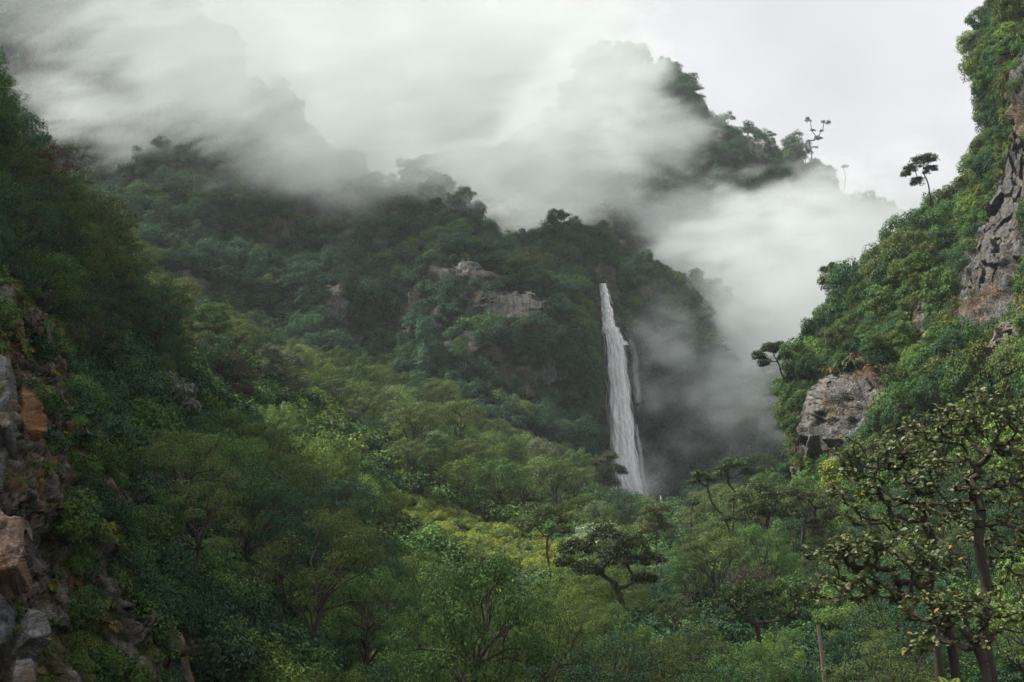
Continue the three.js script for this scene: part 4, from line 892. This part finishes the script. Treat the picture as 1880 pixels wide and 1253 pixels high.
  for (const t of trees) {
    if (!own.has(t)) continue;
    const kind = midKinds[t.kind], g = thing(kind.name, t.p), row = rows.get(t.row), i = row.indexOf(t);
    g.rotation.set(t.tiltX, t.turn, t.tiltZ);
    g.scale.set(t.size, t.size * t.tall, t.size);
    part('trunk', kind.wood, barkMaterial, g);
    part('crown', kind.green, midMaterials[kind.tone][Math.floor(rnd() * 3)], g);
    const back = row.length - 1 - i, place = i <= back ? ORDER[i] : ORDER[back].replace('left', 'right');
    tag(g, row.length === 1 ? 'only one of ' + t.row : place + ' of ' + t.row, 'tree', t.row);
  }
  const rest = trees.filter((t) => !own.has(t)).map((t) => ({ ...t, tint: tint({ [midKinds[t.kind].tone]: 1 }, rnd) }));
  console.log('valley trees', trees.length, 'single', own.size);
  mass('valley_forest', 'mass of smaller and half hidden trees filling the valley forest', 'forest', midKinds.map((k) => joined(k)), rest);

  // undergrowth between the trees, and the grass and herbs of the clearing
  const low = [], kinds = [...cliffBushes, ...farBushes, ...tufts];
  for (let i = 0; i < 3; i++) kinds.push(joined(growTree({ seed: 560 + i, h: 1.7, r: 1.15, from: 0.02, n: 12, size: 0.42, flat: 0.8, leaves: 110, leaf: [0.15, 0.08], sides: 4 })));
  for (const o of scatter(valley, { apart: 2.5, seed: 52, margin: 140, keep: (p, n, r, v) => v.d > 50 && v.d < 190 && inClearing(p) > 0.85 && !(v.d < 66 && v.u < 380 && v.v > 600) })) low.push({ ...o, kind: (o.v.d < 110 ? 8 : 0) + Math.floor(rnd() * 3), turn: rnd() * 6.283, size: 0.7 + 1.1 * rnd(), tint: tint({ deep: 0.6, green: 0.35, fresh: 0.05 }, rnd) });
  for (const o of scatter(valley, { apart: 3.2, seed: 53, margin: 140, keep: (p, n, r, v) => v.d >= 190 && inClearing(p) > 0.9 })) low.push({ ...o, kind: 3 + Math.floor(rnd() * 3), turn: rnd() * 6.283, size: 0.7 + 0.9 * rnd(), tint: tint({ deep: 0.2, green: 0.5, fresh: 0.25, olive: 0.05 }, rnd) });
  mass('undergrowth', 'bushes and herbs growing between the trees of the valley', 'undergrowth', kinds, low);
  const grass = [];
  for (const o of scatter(valley, { apart: 0.95, seed: 54, keep: (p, n, r, v) => inClearing(p) < 1.15 })) grass.push({ ...o, kind: rnd() < 0.75 ? 6 + (rnd() < 0.5 ? 1 : 0) : Math.floor(rnd() * 3), turn: rnd() * 6.283, size: 0.45 + 0.6 * rnd(), tint: new THREE.Color(...(rnd() < 0.35 ? [0.25, 0.3, 0.05] : rnd() < 0.6 ? [0.18, 0.25, 0.06] : [0.11, 0.18, 0.055])) });
  mass('clearing_grass', 'bright yellow-green grass and herbs of the sunlit clearing', 'grass', kinds, grass);
}

// ---------------------------------------------------------------- the rock face at the lower left, with its loosened slabs
const face = loft([
  [[-160, 1400, 50], [0, 1400, 51], [110, 1400, 53], [190, 1400, 57], [270, 1400, 60], [370, 1400, 66], [440, 1400, 76]],
  [[-160, 1240, 51], [0, 1240, 52], [100, 1245, 53.6], [170, 1250, 58], [250, 1250, 61], [330, 1255, 67], [395, 1260, 77]],
  [[-160, 1080, 52], [0, 1080, 53], [80, 1085, 54.6], [150, 1090, 59], [225, 1090, 62.5], [292, 1100, 68], [345, 1110, 77]],
  [[-160, 940, 53], [0, 940, 54], [66, 945, 56], [128, 950, 60], [185, 955, 64], [240, 960, 70], [285, 970, 79]],
  [[-160, 800, 54], [0, 800, 55.5], [56, 805, 57.5], [104, 810, 61], [142, 820, 66], [178, 840, 72], [205, 860, 80]],
  [[-160, 680, 56], [0, 680, 58], [42, 685, 60], [80, 695, 64], [108, 715, 69], [130, 740, 75], [150, 770, 83]],
  [[-160, 600, 60], [0, 605, 62], [28, 615, 65], [54, 635, 69], [76, 660, 74], [94, 690, 80], [108, 720, 88]],
  [[-160, 540, 70], [0, 545, 72], [26, 560, 75], [46, 585, 79], [62, 610, 84], [76, 640, 90], [90, 670, 97]],
], 330, 330, { swell: [[9, 1.1], [3.4, 0.55]], bare: [[40, 1000, 600, 700, 3]], block: 0.75, blockSize: 1.9, tilt: 0.35, edge: 0.1, tallest: 0.2 });
// the face is fractured along joints and bedding
{
  const { P, N, nu, nv } = face;
  for (let k = 0; k < P.length; k++) {
    const p = P[k], x = (p.x * 0.8 - p.z * 0.6) / 1.5 + 0.3 * fbm(p.x / 2, p.y / 2, p.z / 2, 3), y = (p.y + 0.25 * p.x) / 2.1 + 0.3 * fbm(p.x / 2 + 8, p.y / 2, p.z / 2, 3), c = cells(x, y, 3), f = cells(x * 2.6, y * 2.9, 8);
    p.addScaledVector(N[k], 0.4 * (c.a - 0.45) + 0.35 * (c.dx * (c.b - 0.5) + c.dy * (c.a - 0.6)) + 0.12 * (f.a - 0.5) - 0.28 * (1 - smoothstep(c.edge, 0, 0.08)) - 0.12 * (1 - smoothstep(f.edge, 0, 0.07)));
  }
  face.N = gridNormals(P, nu, nv);
}
const faceMaterial = new THREE.MeshPhysicalMaterial({ vertexColors: true, roughness: 0.8, specularIntensity: 0.5, map: repeated(rockTone, 1 / 17), bumpMap: repeated(rockRelief, 1 / 8), bumpScale: 0.12, side: THREE.DoubleSide });
const faceMesh = surfaceMesh(face, 'rock_face', faceMaterial, (p, n, r, c) => {
  // grey stone, rust where water seeps, moss and algae in patches with ragged outlines
  const rust = smoothstep(fbm(p.x / 3.5, p.y / 5, p.z / 3.5 + 3, 4), 0.2, 0.44), moss = smoothstep(fbm(p.x / 2.4 + 9, p.y / 3.2, p.z / 2.4, 4), 0.02, 0.2), k = 0.75 + 0.5 * fbm(p.x / 1.2, p.y / 1.2, p.z / 1.2, 3);
  for (let i = 0; i < 3; i++) c[i] = lerp(lerp([0.2, 0.185, 0.16][i], [0.26, 0.15, 0.07][i], rust) * k, [0.062, 0.062, 0.016][i] * (0.7 + 0.6 * k), moss * 0.85);
});
tag(faceMesh, 'mossy grey and rust-stained rock face at the lower left edge', 'rock face', null, 'structure');
/** A slab of the face: four corners (u, v, distance), thickness, stone colour. Its rim turns back into the wall. */
function slab(corners, thick, tone, seed, label) {
  const c = corners.map((q) => at(...q)), nu = 34, nv = 34, P = [], pos = [], col = [], uv = [], idx = [];
  const n = V().crossVectors(V().subVectors(c[1], c[0]), V().subVectors(c[3], c[0])).normalize();
  if (n.z < 0) n.negate();
  for (let j = 0; j < nv; j++) for (let i = 0; i < nu; i++) {
    const s = i / (nu - 1), t = j / (nv - 1), p = V().lerpVectors(V().lerpVectors(c[0], c[1], s), V().lerpVectors(c[3], c[2], s), t);
    const w = 0.16 * (fbm(p.y * 0.8, seed, p.x * 0.8, 4) - 0.25), e = Math.min(s, 1 - s, t, 1 - t) + w;
    const c0 = cells(p.x / 1.1 + seed, p.y / 0.9 + 0.3 * p.x, seed), c1 = cells(p.x / 0.42, p.y / 0.36, seed + 5), step = 2.2 * (c0.a - 0.5) + 2 * (c0.dx * (c0.b - 0.5) + c0.dy * (c0.a - 0.5)) + 0.7 * (c1.a - 0.5) - 0.9 * (1 - smoothstep(c0.edge, 0, 0.07));
    const out = (thick) * 1.6 * Math.pow(clamp(e / 0.05, 0, 1), 0.5) - thick * 1.6 + 0.08 * step + 0.07 * fbm(p.x * 1.8, p.y * 1.8, seed, 4);
    p.addScaledVector(n, out);
    p.addScaledVector(V().crossVectors(n, V(0, 1, 0)), 0.1 * fbm(p.y * 0.9, seed + 4, 1, 3));
    P.push(p); pos.push(p.x, p.y, p.z); uv.push(p.x, p.y);
    const k = 0.8 + 0.45 * fbm(p.x * 0.9, p.y * 0.9, seed, 4), moss = smoothstep(fbm(p.x / 1.4 + seed, p.y / 1.8, 4, 4), 0.2, 0.4) * 0.8;
    for (let m = 0; m < 3; m++) col.push(lerp(tone[m] * k, [0.06, 0.06, 0.018][m], moss));
  }
  for (let j = 0; j < nv - 1; j++) for (let i = 0; i < nu - 1; i++) { const a = j * nu + i; idx.push(a, a + 1, a + nu + 1, a, a + nu + 1, a + nu); }
  const g = new THREE.BufferGeometry();
  g.setAttribute('position', new THREE.Float32BufferAttribute(pos, 3));
  g.setAttribute('color', new THREE.Float32BufferAttribute(col, 3));
  g.setAttribute('uv', new THREE.Float32BufferAttribute(uv, 2));
  g.setIndex(idx);
  g.computeVertexNormals();
  const m = part('rock_slab', g, faceMaterial, faceMesh);
  m.userData.label = label;
}
slab([[-70, 1072, 50.4], [40, 1050, 50.8], [44, 930, 52.4], [-70, 905, 52]], 1.1, [0.42, 0.29, 0.215], 1, 'pinkish orange slab');
slab([[-70, 800, 53.4], [26, 795, 53.8], [20, 640, 57.5], [-70, 610, 57]], 1.2, [0.2, 0.21, 0.22], 2, 'blue-grey block at the top');
slab([[34, 800, 56.2], [98, 808, 58], [78, 715, 60.5], [36, 668, 60]], 0.6, [0.3, 0.17, 0.07], 3, 'rust-stained slab');
slab([[-70, 915, 52.6], [16, 925, 53], [18, 805, 54.6], [-70, 805, 54.6]], 0.9, [0.16, 0.16, 0.15], 4);
slab([[-60, 1200, 49.6], [16, 1195, 49.8], [12, 1075, 51], [-60, 1085, 50.8]], 0.9, [0.19, 0.2, 0.21], 5);
slab([[44, 1180, 50.4], [100, 1182, 51.4], [84, 1125, 52], [50, 1118, 51.4]], 0.7, [0.26, 0.25, 0.24], 6, 'pale block under the overhang');
slab([[16, 1268, 49.4], [74, 1272, 50], [58, 1208, 50.8], [26, 1204, 50.2]], 0.8, [0.25, 0.25, 0.25], 7);
slab([[48, 930, 54.2], [62, 928, 55], [54, 828, 56.6], [38, 822, 55.8]], 0.5, [0.2, 0.19, 0.17], 8);
slab([[150, 1160, 57.6], [180, 1172, 59], [160, 1128, 60], [142, 1126, 59]], 0.5, [0.26, 0.16, 0.08], 9);
slab([[128, 812, 63], [158, 820, 66], [146, 770, 68], [130, 778, 65]], 0.5, [0.2, 0.19, 0.17], 10);
slab([[244, 1200, 60.4], [268, 1206, 62], [262, 1120, 64.5], [240, 1110, 63]], 0.4, [0.17, 0.165, 0.12], 11);
slab([[290, 1262, 62], [336, 1280, 65], [312, 1190, 68.5], [284, 1165, 66]], 0.4, [0.18, 0.14, 0.08], 12);
{
  const rnd = random(24), spots = [], bush = [1, 2, 3].map((i) => joined(growTree({ seed: 570 + i, h: 1.1, r: 0.8, from: 0.02, n: 11, size: 0.42, flat: 0.8, leaves: 90, leaf: [0.13, 0.07], sides: 4 })));
  const fern = [tuft(571, 70, 0.55, 0.07, 0.9), tuft(572, 60, 0.42, 0.08, 0.7)];
  const lean = (o) => ({ tiltX: clamp(o.n.z, -1, 1) * 0.5, tiltZ: -clamp(o.n.x, -1, 1) * 0.5 });
  const patch = (p, k) => fbm(p.x / 3.1 + k, p.y / 2.6, p.z / 3.1, 3);
  for (const o of scatter(face, { apart: 0.8, seed: 61, keep: (p, n, r, v) => patch(p, 0) > (v.u < 140 ? 0.6 : v.v < 900 ? 0.05 : 0.26) })) spots.push({ ...o, kind: Math.floor(rnd() * 3), turn: rnd() * 6.283, size: 0.5 + 0.9 * rnd(), ...lean(o), tint: tint({ deep: 0.4, green: 0.45, olive: 0.15 }, rnd) });
  for (const o of scatter(face, { apart: 0.42, seed: 62, keep: (p, n, r, v) => patch(p, 30) > (v.u < 140 ? 0.34 : 0.22) })) spots.push({ ...o, kind: 3 + (rnd() < 0.5 ? 1 : 0), turn: rnd() * 6.283, size: 0.5 + 0.7 * rnd(), ...lean(o), tint: tint({ olive: 0.4, lime: 0.25, ochre: 0.15, green: 0.2 }, rnd) });
  console.log('face plants', spots.length);
  mass('rock_face_plants', 'ferns, moss tufts and small bushes growing on the lower left rock face', 'vegetation', [...bush, ...fern], spots);
  // the bright fern at the bottom edge
  const foot = groundAt(1735, 36);
  foot.y = at(1735, 1275, 36).y;
  const g = thing('fern', foot);
  for (let i = 0; i < 9; i++) {
    const f = new Growth(), w = i / 9 * 6.283 + 0.3, out = V(Math.cos(w), 1.1, Math.sin(w) * 0.7).normalize();
    let p = V(0, 0, 0), d = out.clone();
    for (let s = 0; s < 12; s++) {
      const side = V(-d.z, 0, d.x).normalize(), l = 0.17 * Math.sin((s + 1.5) / 13.5 * Math.PI);
      for (const k of [-1, 1]) f.leaf(p, V().copy(side).multiplyScalar(k).addScaledVector(d, 0.45).normalize(), V().crossVectors(side, d).normalize(), l, 0.05, 0.1, [0.85 + 0.3 * rnd(), 0.9 + 0.2 * rnd(), 1]);
      p = p.clone().addScaledVector(d, 0.055); d = d.clone().add(V(0, -0.09, 0)).normalize();
    }
    part('frond', f.geometry(), leafMaterial(0.2, 0.27, 0.05), g);
  }
  tag(g, 'bright yellow-green fern at the bottom edge below the large-leaved trees', 'fern');
}

// ---------------------------------------------------------------- the waterfall
const waterMaterial = new THREE.MeshPhysicalMaterial({ color: new THREE.Color(0.97, 0.98, 0.98), vertexColors: true, roughness: 1, transmission: 0.45, thickness: 0, transparent: true, opacity: 1, side: THREE.DoubleSide });
/** Falling strands between two lines of points [v, left u, right u, distance]: ribbons of foam, denser in the middle. */
function strands(parent, name, line, count, seed, { width = [0.35, 1.5], alpha = 0.5, short = 0.35, reach = 3 } = {}) {
  const rnd = random(seed), pos = [], col = [], idx = [], rows = 48;
  const look = (t) => { const q = between(t); q[3] = q[3] < -100 ? -q[3] : fallDistance(q[0]) - q[3]; return q; }, between = (t) => { const x = t * (line.length - 1), i = Math.min(line.length - 2, Math.floor(x)), k = x - i, e = k * k * (3 - 2 * k); return line[i].map((a, c) => lerp(a, line[i + 1][c], c === 0 ? k : e)); };
  const v0 = line[0][0], v1 = line[line.length - 1][0];
  for (let s = 0; s < count; s++) {
    const g = (rnd() + rnd() + rnd()) / 3, f = clamp(lerp(rnd(), g, 0.65), 0, 1), whole = rnd() > short, t0 = whole ? 0 : rnd() * 0.75, t1 = whole ? 1 : Math.min(1, t0 + 0.15 + 0.4 * rnd());
    const w = lerp(width[0], width[1], rnd() * rnd()), z = rnd() * reach, ph = rnd() * 40, a0 = alpha * (0.5 + 0.7 * rnd()), base = pos.length / 3;
    for (let r = 0; r < rows; r++) {
      const t = lerp(t0, t1, r / (rows - 1)), [v, l, rr, d] = look(t), u = lerp(l, rr, f + 0.09 * noise2(ph, t * 5) * (0.4 + t)), c = at(u, v, d - z);
      const open = w * (0.55 + 0.9 * t) * (0.8 + 0.3 * noise2(ph + 9, t * 6)), e = whole ? 1 : Math.sin(r / (rows - 1) * Math.PI), a = clamp(a0 * e * (0.75 + 0.4 * noise2(ph + 3, t * 7)), 0, 1);
      const pulse = 0.5 * noise2(ph + 20, t * (v1 - v0) / 26), px = [-1, -0.4, 0.4, 1], pa = [0, 1, 1, 0], pz = [0, 0.25, 0.25, 0];
      for (let m = 0; m < 4; m++) { pos.push(c.x + px[m] * open * 0.5, c.y, c.z + pz[m] * w + pulse); col.push(1, 1, 1, a * pa[m]); }
    }
    for (let r = 0; r < rows - 1; r++) for (let m = 0; m < 3; m++) { const k = base + r * 4 + m; idx.push(k, k + 4, k + 5, k, k + 5, k + 1); }
  }
  const g = new THREE.BufferGeometry();
  g.setAttribute('position', new THREE.Float32BufferAttribute(pos, 3));
  g.setAttribute('color', new THREE.Float32BufferAttribute(col, 4));
  g.setIndex(idx);
  g.computeVertexNormals();
  return part(name, g, waterMaterial, parent);
}
{
  const W = thing('waterfall');
  tag(W, 'tall white waterfall dropping down the mountain wall into the forest', 'waterfall');
  strands(W, 'upper_chute', [[521, 1099, 1117, -1], [545, 1101, 1123, 0], [580, 1104, 1131, 0.5], [614, 1103, 1137, 1]], 120, 701, { width: [0.7, 2], alpha: 0.95, short: 0.3, reach: 1.5 });
  strands(W, 'main_curtain', [[600, 1101, 1142, 1], [622, 1103, 1152, 1], [660, 1107, 1158, 1.5], [720, 1110, 1166, 2], [790, 1112, 1172, 2], [860, 1120, 1180, 2], [925, 1134, 1192, 2]], 200, 702, { width: [0.5, 2], alpha: 0.55, reach: 3 });
  strands(W, 'core', [[602, 1108, 1140, 2], [660, 1116, 1150, 3], [740, 1120, 1158, 3.5], [830, 1130, 1168, 3.5], [925, 1146, 1184, 3.5]], 150, 703, { width: [0.8, 2.6], alpha: 0.95, short: 0.4, reach: 2 });
  strands(W, 'ledge_lip', [[602, 1103, 1112, 3], [608, 1112, 1128, 3], [618, 1126, 1142, 3], [634, 1140, 1154, 3]], 16, 704, { width: [1, 1.8], alpha: 0.8, short: 0, reach: 1 });
  strands(W, 'side_stream', [[622, 1150, 1166, 1], [660, 1158, 1174, 1], [740, 1164, 1180, 1]], 14, 706, { width: [0.6, 1.6], alpha: 0.16, short: 0.3, reach: 1 });
  strands(W, 'side_stream', [[780, 1164, 1174, 1], [860, 1172, 1186, 1], [920, 1180, 1198, 1]], 16, 707, { width: [0.6, 1.6], alpha: 0.22, short: 0.3, reach: 1 });
  for (const [u0, u1, v0, v1, n] of [[1211, 1217, 910, 926, 6], [1243, 1248, 958, 972, 6]]) strands(W, 'cascade', [[v0, u0, u0 + 3, -470], [(v0 + v1) / 2, u0 - 1, u1, -469], [v1, u0 - 2, u1 + 2, -468]], n, 710 + v0, { width: [0.4, 1], alpha: 0.4, short: 0, reach: 1 });
}

// ---------------------------------------------------------------- cloud and mist: thin veils of vapour hanging one behind another through the space each bank fills
const mistMaterial = new THREE.MeshPhysicalMaterial({ color: new THREE.Color(0.7, 0.75, 0.738), vertexColors: true, roughness: 1, transmission: 0.3, thickness: 0, specularIntensity: 0, transparent: true, opacity: 0.29, depthWrite: false, side: THREE.DoubleSide });
/** banks: [u, v, distance, half width and half height in pixels at that distance, half depth in metres, vapour per metre]; gap: metres from veil to veil; cell: mesh width; grain: size of the billows. */
function mistBank(name, label, category, banks, { gap, cell, grain, tilt = 0.7, ragged = 1, seed }) {
  const balls = banks.map(([u, v, d, ru, rv, rd, a]) => ({ c: at(u, v, d), rx: ru * d / FOCAL, ry: rv * d / FOCAL, rz: rd, a }));
  const vapour = (p) => {
    let s = 0, n = null;
    for (const b of balls) {
      const e = Math.hypot((p.x - b.c.x) / b.rx, (p.y - b.c.y) / b.ry, (p.z - b.c.z) / b.rz);
      if (e > 1.9) continue;
      n ??= fbm(p.x / grain, p.y / (grain * 0.7), p.z / grain + seed, 5);
      s += b.a * smoothstep(1 - e + n * 1.25 * ragged, -0.25, 1.1);
    }
    return s;
  };
  const X = V(1, 0, 0), N = V(0, Math.sin(tilt), Math.cos(tilt)), Y = V(0, Math.cos(tilt), -Math.sin(tilt)), lo = [1e9, 1e9, 1e9], hi = [-1e9, -1e9, -1e9];
  for (const b of balls) [X, Y, N].forEach((ax, k) => { const r = 1.8 * Math.hypot(ax.x * b.rx, ax.y * b.ry, ax.z * b.rz), m = b.c.dot(ax); lo[k] = Math.min(lo[k], m - r); hi[k] = Math.max(hi[k], m + r); });
  const pos = [], nor = [], col = [], idx = [], nx = Math.ceil((hi[0] - lo[0]) / cell) + 1, ny = Math.ceil((hi[1] - lo[1]) / cell) + 1, p = V();
  let veils = 0;
  for (let w = lo[2] + gap / 2; w < hi[2]; w += gap, veils++) {
    const at0 = new Int32Array(nx * ny).fill(-1), P = [], A = [];
    for (let j = 0; j < ny; j++) for (let i = 0; i < nx; i++) {
      const x = lo[0] + i * cell, y = lo[1] + j * cell, wave = gap * 0.8 * noise3(x / (grain * 2.5), y / (grain * 2.5), w / 90 + seed);
      p.set(0, 0, 0).addScaledVector(X, x).addScaledVector(Y, y).addScaledVector(N, w + wave);
      P.push(p.clone());
      A.push(1 - Math.exp(-vapour(p) * gap / Math.cos(tilt)));
    }
    const put = (k) => { if (at0[k] < 0) { at0[k] = pos.length / 3; pos.push(P[k].x, P[k].y, P[k].z); nor.push(N.x, N.y, N.z); col.push(1, 1, 1, clamp(A[k] / 0.29, 0, 1)); } return at0[k]; };
    for (let j = 0; j < ny - 1; j++) for (let i = 0; i < nx - 1; i++) {
      const k = j * nx + i;
      if (Math.max(A[k], A[k + 1], A[k + nx], A[k + nx + 1]) < 0.003) continue;
      const a = put(k), b = put(k + 1), c = put(k + nx + 1), d = put(k + nx);
      idx.push(a, b, c, a, c, d);
    }
  }
  const g = new THREE.BufferGeometry();
  g.setAttribute('position', new THREE.Float32BufferAttribute(pos, 3));
  g.setAttribute('color', new THREE.Float32BufferAttribute(col, 4));
  g.setIndex(idx);
  g.computeVertexNormals();
  const m = lit(new THREE.Mesh(g, mistMaterial));
  m.name = numbered(name);
  tag(m, label, category, null, 'stuff');
  scene.add(m);
  console.log(name, 'veils', veils, 'triangles', idx.length / 3);
}
mistBank('cloud', 'low white cloud covering the upper left mountain', 'cloud', [
  [520, -10, 600, 380, 220, 80, 0.09], [800, 120, 590, 250, 220, 75, 0.08], [180, 0, 590, 320, 130, 60, 0.02], [600, 190, 590, 230, 130, 60, 0.1], [360, 140, 572, 250, 80, 45, 0.009], [700, 250, 560, 140, 80, 40, 0.045], [60, 150, 572, 120, 60, 40, 0.013], [430, 90, 605, 210, 180, 60, 0.09], [560, 235, 575, 170, 80, 40, 0.028], [400, 165, 545, 340, 110, 30, 0.009], [640, 280, 545, 170, 100, 32, 0.015], [150, 120, 550, 200, 80, 34, 0.005],
], { gap: 12, cell: 5, grain: 80, seed: 1 });
mistBank('cloud', 'pale cloud filling the gap between the mountain and the far peak', 'cloud', [
  [960, 220, 760, 230, 190, 80, 0.06], [1100, 290, 770, 150, 160, 80, 0.05], [1010, 350, 730, 170, 70, 45, 0.03], [1110, 150, 850, 110, 150, 60, 0.045], [1240, 430, 760, 90, 80, 40, 0.014], [1200, 270, 800, 70, 130, 40, 0.006],
], { gap: 14, cell: 5.5, grain: 85, seed: 2 });
mistBank('cloud', 'mist bank below the peak behind the right cliff', 'cloud', [
  [1400, 475, 720, 180, 90, 75, 0.05], [1520, 490, 690, 150, 140, 80, 0.06], [1440, 590, 640, 150, 125, 60, 0.05], [1600, 430, 700, 120, 120, 70, 0.03], [1290, 450, 740, 110, 80, 50, 0.014], [1430, 720, 600, 100, 90, 40, 0.022],
], { gap: 13, cell: 4.5, grain: 65, seed: 3 });
mistBank('mist', 'thin drifting mist right of the waterfall', 'mist', [
  [1300, 690, 545, 100, 90, 26, 0.014], [1240, 620, 550, 80, 90, 20, 0.015], [1380, 660, 550, 90, 120, 30, 0.024], [1190, 650, 530, 45, 110, 10, 0.014], [1320, 790, 530, 140, 70, 28, 0.008], [1200, 900, 500, 60, 40, 20, 0.014], [1168, 880, 498, 50, 60, 14, 0.026],
], { gap: 8.5, cell: 2.2, grain: 26, tilt: 0.5, seed: 4 });

renderer.render(scene, camera);
